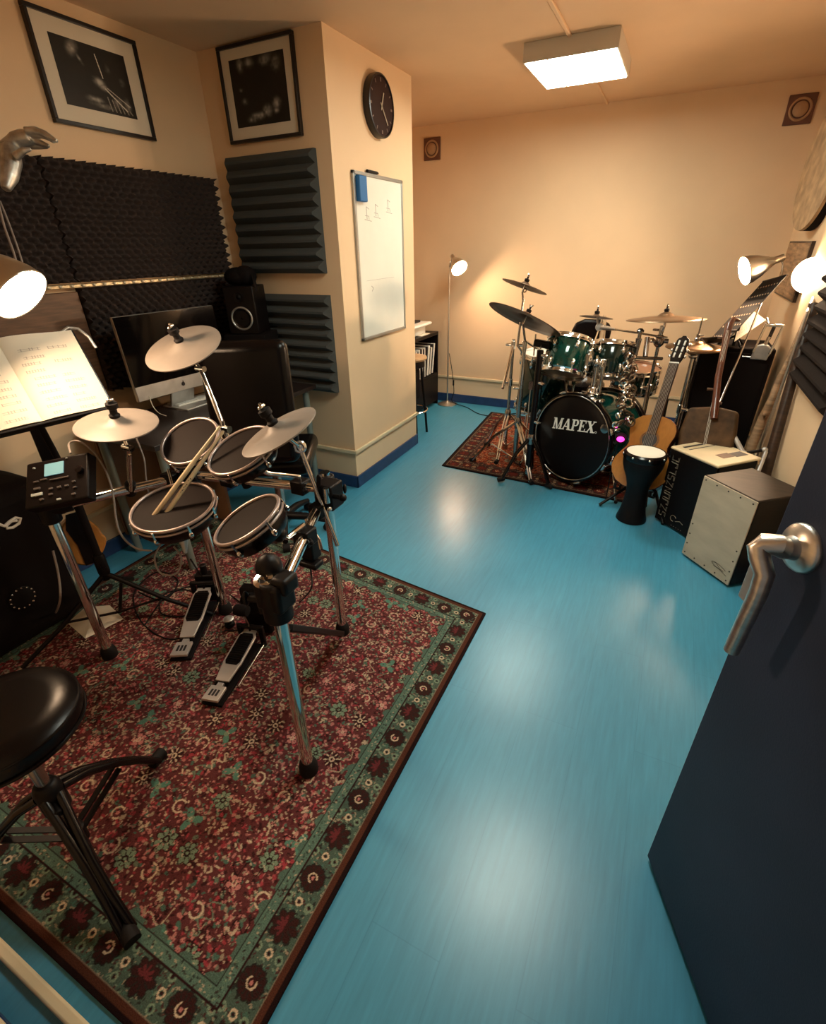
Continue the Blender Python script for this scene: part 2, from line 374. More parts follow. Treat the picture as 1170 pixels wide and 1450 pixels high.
def persian(w, h, res, seed, C, bw=.150, pitch=.127):
    s = Weave(w, h, res, seed); R = s.rng
    dist = np.minimum(np.minimum(s.X, w-s.X), np.minimum(s.Y, h-s.Y))
    s.img[:] = C['ground']
    def speck(n, lo, hi, cols, x0, x1, y0, y1, a=1):
        for _ in range(n):
            r = R.uniform(lo, hi); s.ell(R.uniform(x0, x1), R.uniform(y0, y1), r, r*R.uniform(.35, .8), R.uniform(0, PI), cols[R.randint(len(cols))], a)
    A = w*h
    speck(int(A*5200), .004, .010, [C['red'], C['deep'], C['dark'], C['rose'], C['red'], C['deep'], C['pale']*.6, C['teal']*.7, C['tealpale']*.7], 0, w, 0, h, .85)
    speck(int(A*2600), .003, .0065, [C['rose'], C['pale']*.75, C['rose']*.7, C['dark'], C['deep']], 0, w, 0, h, .9)
    for _ in range(int(A*34)):                                   # winding stems
        x, y, a, k = R.uniform(0, w), R.uniform(0, h), R.uniform(0, 6.28), R.uniform(1.5, 4)
        s.scroll([(x+.05*t*math.cos(a)+.018*math.sin(k*t*2)*math.sin(a), y+.05*t*math.sin(a)-.018*math.sin(k*t*2)*math.cos(a)) for t in np.linspace(-1, 1, 14)], .0018, [C['dark'], C['dark'], C['tealpale']*.8, C['pale']*.7][R.randint(4)])
    # lattice of motifs in the field
    st = .092
    for i in range(int(w/st)+1):
        for j in range(int(h/st)+1):
            x = (i+.5+(j % 2)*.5)*st+R.uniform(-.018, .018); y = (j+.5)*st+R.uniform(-.018, .018); k = R.randint(10); a = R.uniform(0, 2*PI)
            if k < 1: s.flower(x, y, R.uniform(.024, .034), 8, C['tealpale'], C['dark'], C['dark'], a)
            elif k < 3: s.ring(x, y, R.uniform(.014, .022), .0028, C['pale'], a); s.ell(x, y, .006, .006, 0, C['rose'])
            elif k == 4:
                for q in range(3): s.ell(x+.02*math.cos(a+q*2.1), y+.02*math.sin(a+q*2.1), .019, .011, a+q*2.1, C['teal'])
                s.ell(x, y, .01, .01, 0, C['tealpale'])
            elif k == 5:
                s.flower(x, y, .030, 6, C['dark'], C['pale'], C['deep'], a); 
                for q in range(8): s.ell(x+.022*math.cos(a+q*PI/4), y+.022*math.sin(a+q*PI/4), .008, .0025, a+q*PI/4, C['pale'])
            elif k == 6:
                pts = [(x+.03*math.cos(a)*t+.016*math.sin(t*4)*math.sin(a), y+.03*math.sin(a)*t-.016*math.sin(t*4)*math.cos(a)) for t in np.linspace(-1, 1, 12)]
                s.scroll(pts, .0028, C['tealpale']*.8 if R.rand() < .5 else C['pale']*.8)
            elif k == 7: s.flower(x, y, R.uniform(.018, .026), 5, C['rose'], C['pale'], C['dark'], a)
            else:
                for q in range(4): s.ell(x+R.uniform(-.02, .02), y+R.uniform(-.02, .02), .009, .0035, R.uniform(0, PI), C['pale']*.85)
    speck(int(A*4200), .0022, .0052, [C['pale'], C['dark'], C['rose'], C['deep']], 0, w, 0, h, .8)
    # border
    def band(d0, d1, col): s.img[(dist >= d0) & (dist < d1)] = col
    gi = bw-.034
    band(0, gi, C['border']); save = s.X*0
    for side in range(4):
        ln = w if side < 2 else h
        def at_(u, d): return (u, d) if side == 0 else (u, h-d) if side == 1 else (d, u) if side == 2 else (w-d, u)
        m = int(ln/pitch); mid = .078*bw/.15
        for _ in range(int(ln*1000)):
            u, d = R.uniform(0, ln), R.uniform(.03, gi); x, y = at_(u, d); r = R.uniform(.0025, .0065); s.ell(x, y, r, r*.5, R.uniform(0, PI), [C['borderdark'], C['teal']*.7, C['pale']*.6, C['deep']*.8, C['tealpale']][R.randint(5)], .85)
        for k in range(m):
            u = (k+.5)*ln/m; x, y = at_(u, mid); tang = 0 if side < 2 else PI/2
            if k % 2:
                s.flower(x, y, .034*bw/.15, 12, C['medal'], C['medal'], C['borderdark'], tang, .12); s.ring(x, y, .012, .0022, C['pale'], R.uniform(0, 6)); s.ell(x, y, .005, .005, 0, C['rose'])
            else:
                s.flower(x, y, .038*bw/.15, 8, C['medal'], C['medal'], C['borderdark'], tang, .3)
                for q in range(5): a = tang+PI/2+(q-2)*.65; s.ell(x+.014*math.cos(a), y+.014*math.sin(a), .012, .004, a, C['deep']*1.5)
            for q in (-.032, 0, .034):
                x, y = at_(u+.5*ln/m, mid+q); s.ring(x, y, .0085, .0025, C['tealpale'] if q else C['pale']); s.ell(x, y, .004, .004, 0, C['dark'])
    band(.028, .0305, C['pale']*.35); band(0, .028, C['edge']); band(0, .013, C['dark']*.5)
    band(gi, gi+.003, C['dark']); band(gi+.003, bw-.004, C['guard']); band(bw-.004, bw, C['borderdark'])
    g = (dist >= gi+.003) & (dist < bw-.004)
    for _ in range(int((w+h)*2*260)):
        side = R.randint(4); ln = w if side < 2 else h; u, d = R.uniform(0, ln), R.uniform(gi+.006, bw-.007)
        x, y = ((u, d), (u, h-d), (d, u), (w-d, u))[side]
        if min(x, w-x, y, h-y) > gi+.004: r = R.uniform(.002, .005); s.ell(x, y, r, r*.6, R.uniform(0, PI), [C['borderdark'], C['guard']*.6, C['tealpale'], C['pale']*.8, C['medal']][R.randint(5)], .8)
    wav = .010*np.sin((s.X+s.Y)*70)+.006*np.sin((s.X-s.Y)*151)
    s.img[(dist >= bw) & (dist < bw+.008+wav)] = C['guard']*.8
    return s.img
C1 = dict(ground=L(86,42,42), red=L(150,54,62), deep=L(76,30,32), dark=L(40,18,18), rose=L(176,112,106), pale=L(190,168,142), teal=L(78,118,102), tealpale=L(112,130,108),
          border=L(68,84,73), borderdark=L(36,34,30), medal=L(50,24,22), edge=L(74,40,28), guard=L(82,106,93))
M['rug'] = attr_mat('woven_wool', .95, .30, 330, .6, .15)
rug = design_grid('rug', (V3((-2.42,.065,.009)), V3((-.496,.062,.009)), V3((-.497,1.737,.009)), V3((-2.42,1.99,.009))),
                  persian(1.92, 1.80, .0027, 3, C1), M['rug'], loc=(-1.45,.9,0), thick=.009)
tag(rug, 'large red patterned rug with green border under the electronic drums', 'rug')
C2 = dict(ground=L(120,48,26), red=L(176,78,42), deep=L(84,28,20), dark=L(34,16,14), rose=L(176,96,62), pale=L(186,150,110), teal=L(50,50,56), tealpale=L(130,116,96),
          border=L(56,36,32), borderdark=L(28,20,20), medal=L(84,28,22), edge=L(34,24,26), guard=L(70,46,40))
rug2 = design_grid('rug', (V3((-1.385,3.285,.008)), V3((.12,3.20,.008)), V3((.12,4.75,.008)), V3((-1.47,4.80,.008))),
                   persian(1.5, 1.5, .006, 11, C2, .17, .12), M['rug'], loc=(-.6,4,0), thick=.008)
tag(rug2, 'smaller dark red patterned rug under the green drum kit', 'rug')
# ================================================================== electronic drum kit
M['epadhead'] = mat('woven_mesh_head', (.0085,.0045,.0035), .6, noise=.12, nscale=260, bump=.15, bscale=900, spec=.10)
M['ecymbal'] = mat('grey_rubber_cymbal', (.21,.18,.155), .5, noise=.08, nscale=14, bump=.06, bscale=300)
M['hoop'] = mat('pad_hoop', (.36,.29,.27), .3, .55)
M['rackchrome'] = mat('rack_chrome', (.80,.79,.77), .10, 1)
ZB = .73
RA, RB, RC, RD = V3((-.775,.735,0)), V3((-1.04,1.34,0)), V3((-1.63,1.22,0)), V3((-1.87,.79,0))
up = lambda p, z: V3((p.x, p.y, z))
G = .009                                                             # top of the rug
rack = thing('electronic_drum_rack', 'chrome tube rack with black clamps holding the electronic drum pads', 'drum rack', (-1.35,1.0,G))
for p, top in ((RA,.80), (RB,.80), (RC,.78), (RD,.80)):
    l = build(MB().cyl(up(p,.045), up(p,top), .0195, 20), 'leg', M['rackchrome'], rack)
    build(MB().lathe([(.024,0),(.031,.002),(.031,.03),(.025,.05),(.0205,.055)], up(p,G), n=20), 'rubber_foot', M['rubber'], l)
for a, b in ((RD,RC), (RC,RB), (RB,RA)):
    build(MB().cyl(up(a,ZB), up(b,ZB), .0185, 20), 'crossbar', M['rackchrome'], rack)
def clamp(c, d1, s=1.0):
    mb = MB(); d1 = V3(d1).normalized(); z = V3((0,0,1)); sd = z.cross(d1).normalized()
    mb.lathe([(.030*s,-.055*s),(.034*s,-.05*s),(.034*s,.05*s),(.030*s,.055*s)], c, z, 20)
    mb.tube([c-d1*.0*s, c+d1*.075*s], [.033*s,.030*s], 18)
    mb.box(c+d1*.02*s+sd*.030*s, (.05*s,.03*s,.085*s), (d1,sd,z)); mb.cyl(c+sd*.02*s, c+sd*.066*s, .008*s); mb.ball(c+sd*.07*s, .012*s, 10, (1,.6,1.7), (d1,sd,z))
    return mb
for p, q in ((RA,RB), (RB,RA), (RC,RD), (RD,RC)):
    build(clamp(up(p,ZB), q-p, 1.15 if p is RA else 1.0), 'clamp', M['black'], rack, bevel=.003)
# big bracket with a chrome plate at the front right corner
c = up(RA, .775); mb = MB(); mb.box(c+V3((.0,.0,-.025)), (.085,.07,.085)); mb.ball(c+V3((-.035,.03,.025)), .036, 16, (1,1,1.15)); mb.box(c+V3((.03,.01,.01)), (.05,.06,.05))
b_ = build(mb, 'bracket', M['black'], rack, bevel=.012, seg=3)
build(MB().lathe([(.026,0),(.026,.004),(.014,.006),(.012,.0)], c+V3((-.018,-.012,.018)), (0,-.35,1), 20), 'bracket_plate', M['chrome'], b_)
build(MB().bar(up(RA,.60)+V3((-.02,.03,0)), up(RB,.05)+V3((.02,-.05,0)), .045, .022), 'brace', M['black'], rack, bevel=.004)

def drum_pad(label, c, n, r, h, lugs=6):
    c, n = V3(c), V3(n).normalized(); t = thing('electronic_drum_pad', label, 'drum pad', c-n*h, 'electronic drum pads')
    build(MB().lathe([(r*.955,-.002),(r*.97,-.012),(r*.965,-h*.55),(r*.86,-h*.92),(r*.5,-h),(0,-h)], c, n, 44), 'shell', M['blackgloss'], t)
    build(MB().lathe([(r*.93,.0),(r*.6,.0008),(r*.2,.0012),(0,.0012)], c, n, 44), 'head', M['epadhead'], t)
    mb = MB(); mb.torus(c+n*.003, n, r*.965, .0055, 52, 10); mb.torus(c-n*.012, n, r*.985, .004, 52, 8)
    hp = build(mb, 'hoop', M['hoop'], t)
    u, v, w = frame(n)
    for k in range(lugs):
        a = 2*PI*k/lugs+.35; d = u*math.cos(a)+v*math.sin(a); p = c+d*r*1.0
        build(MB().cyl(p+n*.004, p-n*.032, .0042, 8).ball(p-n*.034, .008, 8, (1,1,1.5), (u,v,n)), 'lug', M['chrome'], t)
    return t
snare_c, snare_n = V3((-1.341,.910,.794)), V3((.061,-.174,.983))
tom1_c, tom1_n = V3((-1.430,1.104,.944)), V3((.080,-.496,.865))
tom2_c, tom2_n = V3((-1.177,1.089,.954)), V3((-.123,-.399,.909))
tom3_c, tom3_n = V3((-.961,.863,.858)), V3((-.327,-.276,.904))
drum_pad('largest round electronic pad with black mesh head under the two drumsticks', snare_c, snare_n, .135, .065, 8)
drum_pad('round brown mesh electronic pad upright behind the drumsticks, farthest back', tom1_c, tom1_n, .108, .06)
drum_pad('round electronic pad partly covered by the right grey cymbal pad', tom2_c, tom2_n, .119, .06)
drum_pad('round electronic pad nearest the right rack leg, tilted to the seat', tom3_c, tom3_n, .108, .065)
def cymbal_pad(label, c, n, r):
    c, n = V3(c), V3(n).normalized(); t = thing('cymbal_pad', label, 'cymbal pad', c-n*.03, 'grey electronic cymbal pads')
    build(MB().lathe([(0,-.006),(r*.9,-.012),(r,-.008),(r,-.004),(r*.93,-.001),(r*.5,.006),(r*.24,.011),(r*.17,.020),(r*.06,.024),(0,.024)], c, n, 60), 'disc', M['ecymbal'], t)
    k = build(MB().lathe([(.016,.020),(.018,.03),(.012,.036),(.012,.05),(.019,.056),(.019,.072),(0,.076)], c, n, 20), 'felt', M['rubber'], t)
    u, v, w = frame(n); build(MB().ball(c+n*.082, .010, 10, (1.6,.7,.8), (u,v,w)).cyl(c+n*.07, c+n*.094, .004, 8), 'wing_nut', M['chrome'], k)
    return t
cy1, cn1 = V3((-1.64,.995,1.017)), V3((.15,-.06,.985))
cy2, cn2 = V3((-1.618,1.317,1.220)), V3((.057,-.411,.910))
cy3, cn3 = V3((-.985,1.067,1.057)), V3((-.319,-.282,.905))
cymbal_pad('grey electronic cymbal pad in front of the music book', cy1, cn1, .131)
cymbal_pad('grey electronic cymbal pad in front of the computer screen, the highest', cy2, cn2, .145)
cymbal_pad('grey electronic cymbal pad near the pillar, dipping down to the left', cy3, cn3, .127)
# arms on the rack
def arm(a, b, r=.0085, boss=True, mat_=None):
    mb = MB().cyl(a, b, r, 12); o = build(mb, 'cymbal_arm', mat_ or M['rackchrome'], rack)
    if boss: build(MB().cyl(V3(a)-(V3(b)-V3(a)).normalized()*.03, V3(a)+(V3(b)-V3(a)).normalized()*.035, .020, 14), 'arm_clamp', M['black'], rack, bevel=.003)
    return o
k1 = up(RD.lerp(RC,.55), ZB); e1 = P(181, 634, d=1.70)
arm(k1, e1, .0085); arm(e1, cy1-cn1*.006, .007, False); build(MB().cyl(e1-V3((.02,0,0)), e1+V3((.02,0,0)), .012, 12), 'tilter', M['chrome'], rack)
arm(k1+V3((.018,-.012,0)), e1+V3((.018,-.012,-.02)), .006, False)
k2 = up(RC.lerp(RB,.42), ZB); e2 = P(318, 607, d=1.80); e3 = P(284, 522, d=1.83)
arm(k2, e2, .010); arm(e2, e3, .0085, False); arm(e3, cy2-cn2*.006, .0065, False)
build(MB().cyl(e2-V3((.025,0,0)), e2+V3((.025,0,0)), .014, 12).cyl(e2+V3((0,0,-.02)), e2+V3((0,0,.03)), .006), 'tilter', M['chrome'], rack)
build(MB().cyl(e3-V3((.02,0,0)), e3+V3((.02,0,0)), .011, 12), 'tilter', M['chrome'], rack)
e4 = P(425, 633, d=1.60); e5 = P(478, 772, d=1.76); e6 = P(457, 700, d=1.70)
arm(e5, e4, .0085, False); arm(e4, cy3-cn3*.006, .0065, False)
mb = MB(); fd = (CAM-e4).normalized(); mb.torus(e4, fd, .017, .005, 20, 8); mb.cyl(e4-fd*.012, e4+fd*.012, .009, 12); build(mb, 'tilter', M['chrome'], rack)
mb = MB(); mb.box(e6+V3((.012,.02,-.005)), (.075,.075,.095)); mb.cyl(e6+V3((.03,0,.0)), e6+V3((.085,-.01,.01)), .009); mb.ball(e6+V3((.092,-.01,.01)), .014, 10)
mb.cyl(e6+V3((0,-.02,.03)), e6+V3((.01,-.02,.085)), .008); mb.box(e6+V3((-.005,-.03,-.05)), (.05,.05,.05))
build(mb, 'multi_clamp', M['black'], rack, bevel=.006)
build(MB().cyl(e6+V3((.04,-.03,.045)), e6+V3((.04,-.03,-.01)), .010).ball(e6+V3((.05,-.035,-.03)), .009), 'clamp_bolt', M['chrome'], rack)
# pad mounts: L rods from the bars to the pads
def mount(a, c, n, h):
    p = V3(c)-V3(n).normalized()*h; a = V3(a)
    build(MB().tube([a, a+V3((0,0,.04)), p.lerp(a,.3)+V3((0,0,-.01)), p], .0075, 10), 'pad_arm', M['rackchrome'], rack)
    build(MB().cyl(p+(a-p)*.03, p+V3(n).normalized()*.01, .022, 14).ball(p, .024, 12), 'ball_joint', M['black'], rack)
    build(MB().box(a, (.06,.055,.055)).cyl(a, a+V3((.05,-.03,0)), .008), 'arm_clamp', M['black'], rack, bevel=.005)
mount(up(RD.lerp(RC,.85), ZB), snare_c+V3((-.06,.05,0)), snare_n, .07)
mount(up(RC.lerp(RB,.30), ZB), tom1_c, tom1_n, .06)
mount(up(RC.lerp(RB,.82), ZB), tom2_c, tom2_n, .06)
mount(up(RB.lerp(RA,.52), ZB), tom3_c+V3((.04,.03,0)), tom3_n, .065)
jx = P(440, 712, d=1.62)
build(MB().tube([P(433,735,d=1.6), P(452,765,d=1.6), P(455,778,d=1.6)], .006, 8), 'stay_rod', M['chromedark'], rack)
build(MB().box(P(440,775,d=1.63), (.05,.05,.08)).box(P(440,790,d=1.63)+V3((0,0,-.02)), (.07,.05,.02)), 'lower_clamp', M['black'], rack, bevel=.006)
# thin floor strut behind the pedals and chrome bolt under the snare
sb = snare_c-snare_n*.065
build(MB().tube([sb+V3((.03,-.02,0)), sb+V3((.035,-.03,-.05)), sb+V3((.04,-.04,-.09))], [.018,.014,.006], 14), 'pad_bolt', M['silver'], rack)

# ---- sound module
mA, mB_, mC = P(37, 657, d=1.62), P(117, 641, d=1.62), P(62, 714, d=1.575)
ux = (mB_-mA).normalized(); uy = (mC-mA); uy = (uy-ux*uy.dot(ux)).normalized(); un = ux.cross(uy)*-1
if un.dot(CAM-mA) < 0: un = -un
t = thing('drum_module', 'black electronic drum sound module with small lit blue screen', 'drum module', mA.lerp(mC,.9))
W_, H_ = (mB_-mA).length*1.10, .165
def mq(a, b, o=0): return mA+ux*(a*W_)+uy*(b*H_)+un*o
build(MB().box(mq(.5,.5,-.022), (W_, H_, .044), (ux,uy,un)), 'body', M['black'], t, bevel=.007, seg=3)
M['lcd'] = mat('blue_lcd', (.16,.32,.34), .3, emit=(.30,.62,.66), estr=.14)
build(MB().box(mq(.46,.235,.001), (W_*.30, H_*.26, .004), (ux,uy,un)), 'screen', M['lcd'], t)
M['keygrey'] = mat('grey_buttons', (.10,.085,.08), .4)
M['keypale'] = mat('pale_button', (.45,.50,.48), .4)
for a, b, w, h, mt in ((.18,.45,.08,.03,'keygrey'), (.30,.43,.10,.03,'keygrey'), (.55,.47,.3,.025,'keygrey'), (.2,.60,.10,.04,'keygrey'), (.20,.73,.17,.06,'keypale'), (.42,.66,.06,.04,'keygrey'), (.55,.66,.06,.04,'keygrey'), (.67,.66,.06,.04,'keygrey'), (.28,.85,.06,.04,'keygrey'), (.42,.78,.06,.04,'keygrey'), (.55,.92,.06,.04,'keypale'), (.78,.60,.05,.03,'keygrey'), (.80,.73,.05,.03,'keygrey'), (.78,.87,.06,.04,'keygrey'), (.14,.14,.03,.03,'keypale'), (.66,.06,.03,.02,'keypale')):
    build(MB().box(mq(a,b,.002), (W_*w, H_*h, .006), (ux,uy,un)), 'button', M[mt], t, bevel=.001)
build(MB().lathe([(.013,0),(.012,.012),(0,.014)], mq(.88,.38,0), un, 20), 'dial', M['blackgloss'], t)
build(MB().cyl(mq(.55,.6,-.03), up(RD,.79), .011), 'mount_arm', M['black'], t)

# ---- two drumsticks lying across the pads
M['stick'] = mat('maple_stick', (.62,.50,.32), .4, noise=.1, nscale=10, stretch=(9,9,1))
M['ink'] = mat('dark_print', (.02,.015,.015), .5)
for i, (a, b, lab) in enumerate((((216,755),(321,604),'drumstick lying across the pads, the nearer one on the right'), ((208,751),(318,602),'drumstick lying across the pads, the farther one on the left'))):
    A_, B_ = P(*a, d=1.575), P(*b, d=1.60); ax_ = (B_-A_)
    A_ = A_+V3((0,0,.013*i)); L_ = .405; B_ = A_+ax_.normalized()*L_
    t = thing('drumstick', lab, 'drumstick', A_, 'pair of drumsticks on the pads')
    build(MB().tube([A_, A_+(B_-A_)*.015, A_.lerp(B_,.62), A_.lerp(B_,.93), A_.lerp(B_,.955), A_.lerp(B_,.98), B_], [.0055,.0078,.0078,.0040,.0038,.0058,.0030], 14), 'shaft', M['stick'], t)
    if i == 0:
        d_ = (B_-A_).normalized(); s_ = d_.cross(CAM-A_).normalized(); o_ = s_.cross(d_)
        if o_.dot(CAM-A_) < 0: o_ = -o_
        mb = MB()
        for k, f in enumerate((.40,.418,.43,.445,.46,.475,.51,.53)): mb.box(A_.lerp(B_,f)+o_*.0076+s_*(.0012*((k*7) % 3-1)), (.0042, .0016+.001*(k % 2), .0008), (d_,s_,o_))
        build(mb, 'imprint', M['ink'], t)

# ---- pedals
M['footplate'] = mat('pedal_alloy', (.66,.60,.56), .32, .6)
def pedal(label, heel, toe, zt, w, dark, post, mask):
    heel, toe = V3((heel[0],heel[1],G)), V3((toe[0],toe[1],G)); d = (toe-heel).normalized(); s_ = V3((-d.y,d.x,0)); Lp = (toe-heel).length
    t = thing('drum_pedal', label, 'pedal', heel.lerp(toe,.5), 'pedals of the electronic drums')
    build(MB().box(heel.lerp(toe,.5)+V3((0,0,.006)), (Lp*.98, w*1.05, .012), (d,s_,V3((0,0,1)))), 'base', M['blackmatte'], t, bevel=.003)
    hz = .028; p0 = heel+V3((0,0,hz)); p1 = heel+d*Lp*.27+V3((0,0,hz+.006)); p2 = toe+V3((0,0,zt)); dd = (p2-p1).normalized(); nn = s_.cross(dd)*-1
    if nn.z < 0: nn = -nn
    mb = MB(); nh = V3((0,0,1)); mb.prism([(0,-w*.42),(Lp*.20,-w*.40),(Lp*.20,-w*.16),(Lp*.25,-w*.16),(Lp*.25,w*.16),(Lp*.20,w*.16),(Lp*.20,w*.40),(0,w*.42)], p0, d, s_, .012)
    build(mb, 'heel_plate', M['footplate'], t, bevel=.0015)
    mb = MB()
    for k in (-1,0,1): mb.box(heel+d*Lp*(.10+.001)+s_*(k*w*.17)+V3((0,0,hz+.0125)), (Lp*.085,w*.10,.002), (d,s_,V3((0,0,1))))
    build(mb, 'heel_slots', M['ink'], t)
    l = (p2-p1).length; pts = [(0,-w*.36),(l*.28,-w*.46),(l*.34,-w*.5),(l*.86,-w*.5),(l*.95,-w*.36),(l,-w*.36),(l,w*.36),(l*.95,w*.36),(l*.86,w*.5),(l*.34,w*.5),(l*.28,w*.46),(0,w*.36)]
    fb = build(MB().prism(pts, p1, dd, s_, .010), 'footboard', M['footplate'], t, bevel=.002)
    top = dd.cross(s_).normalized()*.010; nb = top.normalized()
    tr = [(l*.30,-w*.30),(l*.36,-w*.40),(l*.85,-w*.40),(l*.92,-w*.26),(l*.92,w*.26),(l*.85,w*.40),(l*.36,w*.40),(l*.30,w*.30)]
    build(MB().prism(tr, p1+top, dd, s_, .0015), 'tread', M['blackmatte'], fb)
    mb = MB()
    for k in range(13): mb.box(p1+top+dd*(l*(.36+.042*k))+nb*.003, (.0055, w*.74, .004), (dd,s_,nb))
    build(mb, 'tread_ribs', M['black'], fb)
    for sg in (-1,1): build(MB().bar(toe+s_*(sg*w*.62)+V3((0,0,.0)), toe+s_*(sg*w*.62)+V3((0,0,post)), .022, .016, d), 'post', M['black'], t, bevel=.003)
    build(MB().cyl(toe-s_*w*.66+V3((0,0,post-.01)), toe+s_*w*.66+V3((0,0,post-.01)), .010), 'axle', M['black'], t)
    build(MB().tube([p2-dd*.01, toe+V3((0,0,post-.012))], .005, 8), 'link', M['blackmatte'], t)
    build(MB().cyl(heel+d*Lp*.3-s_*w*.72+V3((0,0,.012)), toe-s_*w*.66+V3((0,0,.012)), .004), 'frame_rod', M['chromedark'], t)
    return t, d, s_, toe
t, d, s_, toe = pedal('drum pedal with pale alloy footboard and ribbed tread, the one on the left', (-1.565,.895), (-1.760,1.235), .085, .085, False, .13, 0)
build(MB().box(toe+V3((0,0,.075))+d*.04, (.05,.09,.15), (d,s_,V3((0,0,1)))).cyl(toe+d*.04+V3((0,0,.14)), toe+d*.04+V3((0,0,.20)), .016), 'sensor_tower', M['black'], t, bevel=.006)
t, d, s_, toe = pedal('drum pedal with darker footboard and black beater post, the one on the right', (-1.268,.782), (-1.355,1.110), .075, .08, True, .11, 0)
build(MB().tube([toe+V3((0,0,.10)), toe-d*.02+V3((0,0,.17)), toe-d*.03+V3((0,0,.20))], .006, 8), 'beater_rod', M['chromedark'], t)
build(MB().lathe([(.0,-.03),(.022,-.028),(.026,0),(.022,.028),(0,.03)], toe-d*.03+V3((0,0,.215)), s_, 20), 'beater', M['blackmatte'], t)
# ---- kick pad tower
kp = toe+d*.085; t = thing('kick_pad', 'small upright black kick pad behind the right pedal', 'kick pad', kp)
build(MB().box(kp+V3((0,0,.13)), (.05,.12,.24), (d,s_,V3((0,0,1)))).bar(kp+V3((0,0,.01)), kp+d*.16+V3((0,0,.01)), .10, .02), 'tower', M['black'], t, bevel=.012, seg=3)
build(MB().lathe([(.052,0),(.052,.018),(.046,.024),(0,.026)], kp-d*.024+V3((0,0,.19)), -d, 28), 'striking_pad', M['blackmatte'], t)
for sg in (-1,1): build(MB().tube([kp+s_*(sg*.05)+V3((0,0,.06)), kp+s_*(sg*.10)+d*.05+V3((0,0,G))], .008, 8), 'spur', M['chromedark'], t)
kb = P(326, 886, z=G)
t = thing('floor_puck', 'small round black knob with silver top on the rug', 'knob', kb)
build(MB().lathe([(.020,0),(.024,.006),(.022,.02),(.012,.024),(.012,.032)], kb, n=20), 'base', M['black'], t); build(MB().lathe([(.012,.032),(.023,.036),(.024,.042),(.018,.047),(0,.048)], kb, n=20), 'cap', M['silver'], t)

# ---- drum throne
tc = V3((-1.195,.25,G)); t = thing('drum_throne', 'black vinyl drum throne on a tripod base in the near corner', 'stool', tc)
sz = .595
build(MB().lathe([(.0,sz-.085),(.14,sz-.085),(.156,sz-.07),(.165,sz-.045),(.160,sz-.018),(.143,sz-.004),(.10,sz),(0,sz)], V3((tc.x-.03,tc.y,0)), n=48), 'seat', M['leather'], t)
mb = MB(); mb.torus(V3((tc.x-.03,tc.y,sz-.062)), (0,0,1), .162, .005, 48, 8); mb.torus(V3((tc.x-.03,tc.y,sz-.022)), (0,0,1), .160, .004, 48, 8); build(mb, 'piping', M['leather'], t)
build(MB().cyl((tc.x,tc.y,.10), (tc.x,tc.y,sz-.08), .016), 'column', M['chromedark'], t)
build(MB().lathe([(.028,.24),(.032,.25),(.032,.33),(.026,.345),(.02,.35)], V3((tc.x,tc.y,0)), n=20).cyl((tc.x,tc.y,.29), (tc.x+.06,tc.y-.02,.29), .009), 'collar', M['black'], t, bevel=.003)
build(MB().lathe([(.022,.085),(.027,.09),(.027,.14),(.022,.145)], V3((tc.x,tc.y,0)), n=20), 'lower_collar', M['black'], t)
for fx, fy in ((-.921,.178), (-1.262,.535), (-1.42,.09)):
    f = V3((fx,fy,G+.012)); dv = V3((fx-tc.x, fy-tc.y, 0)).normalized(); sv = V3((-dv.y,dv.x,0)); mb = MB()
    for sg in (-1,1):
        a = tc+V3((0,0,.30))+dv*.02+sv*sg*.016; k = f.lerp(a,.45)+V3((0,0,.035))
        mb.tube([a, a.lerp(k,.45)+V3((0,0,.012)), k, f.lerp(k,.5)+sv*sg*.004+V3((0,0,.006)), f+sv*sg*.012], .0115, 12)
    lg = build(mb, 'leg', M['blackgloss'], t)
    mb = MB()
    for sg in (-1,1): mb.bar(tc+V3((0,0,.115))+dv*.02+sv*sg*.012, f.lerp(tc+V3((0,0,.30)),.42)+V3((0,0,.02))+sv*sg*.012, .016, .005)
    build(mb, 'strut', M['black'], lg)
    build(MB().tube([f-dv*.02+V3((0,0,.006)), f+dv*.03], [.020,.021], 14), 'foot', M['rubber'], lg)

# ---- loose cables of the electronic kit
def cable(label, pts, r=.003, m='rubber', sm=6):
    pts = [V3(p) for p in pts]; out = []
    for i in range(len(pts)-1):
        p0, p1, p2, p3 = pts[max(i-1,0)], pts[i], pts[i+1], pts[min(i+2,len(pts)-1)]
        for k in range(sm):
            s = k/sm; out.append(.5*((2*p1)+(p2-p0)*s+(2*p0-5*p1+4*p2-p3)*s*s+(3*p1-p0-3*p2+p3)*s**3))
    out.append(pts[-1]); base = min(out, key=lambda q: q.z)
    o = build(MB().tube(out, r, 8), 'cable', M[m], loc=base); return tag(o, label, 'cable')
M['greycable'] = mat('grey_cable', (.26,.22,.20), .5)
gz = lambda x, y, dz=.004: P(x, y, z=G+dz)
cable('loose black cable coiled in loops on the rug behind the pedals', [gz(*q) for q in ((205,885),(235,845),(275,830),(290,850),(262,872),(228,868),(232,842),(268,836),(296,862),(285,890),(240,905),(200,880),(190,840),(222,810),(252,822),(232,850),(196,838))], .0035)
cable('thin grey cable hanging in a loop below the drumsticks pad', [P(228,770,d=1.62), P(219,790,d=1.6), P(228,812,d=1.6), P(250,812,d=1.6), P(257,790,d=1.6), P(246,774,d=1.61)], .0028, 'greycable')
cable('thin black cable from the snare pad across the rug to the leg', [P(270,792,d=1.66), gz(292,822), gz(330,845), gz(352,868), gz(345,890), gz(318,893)], .003)
cable('thin black cable hanging from the right rack clamp to the rug', [P(438,795,d=1.63), P(441,815,d=1.66), P(440,835,d=1.68), gz(425,852), gz(410,860)], .003)
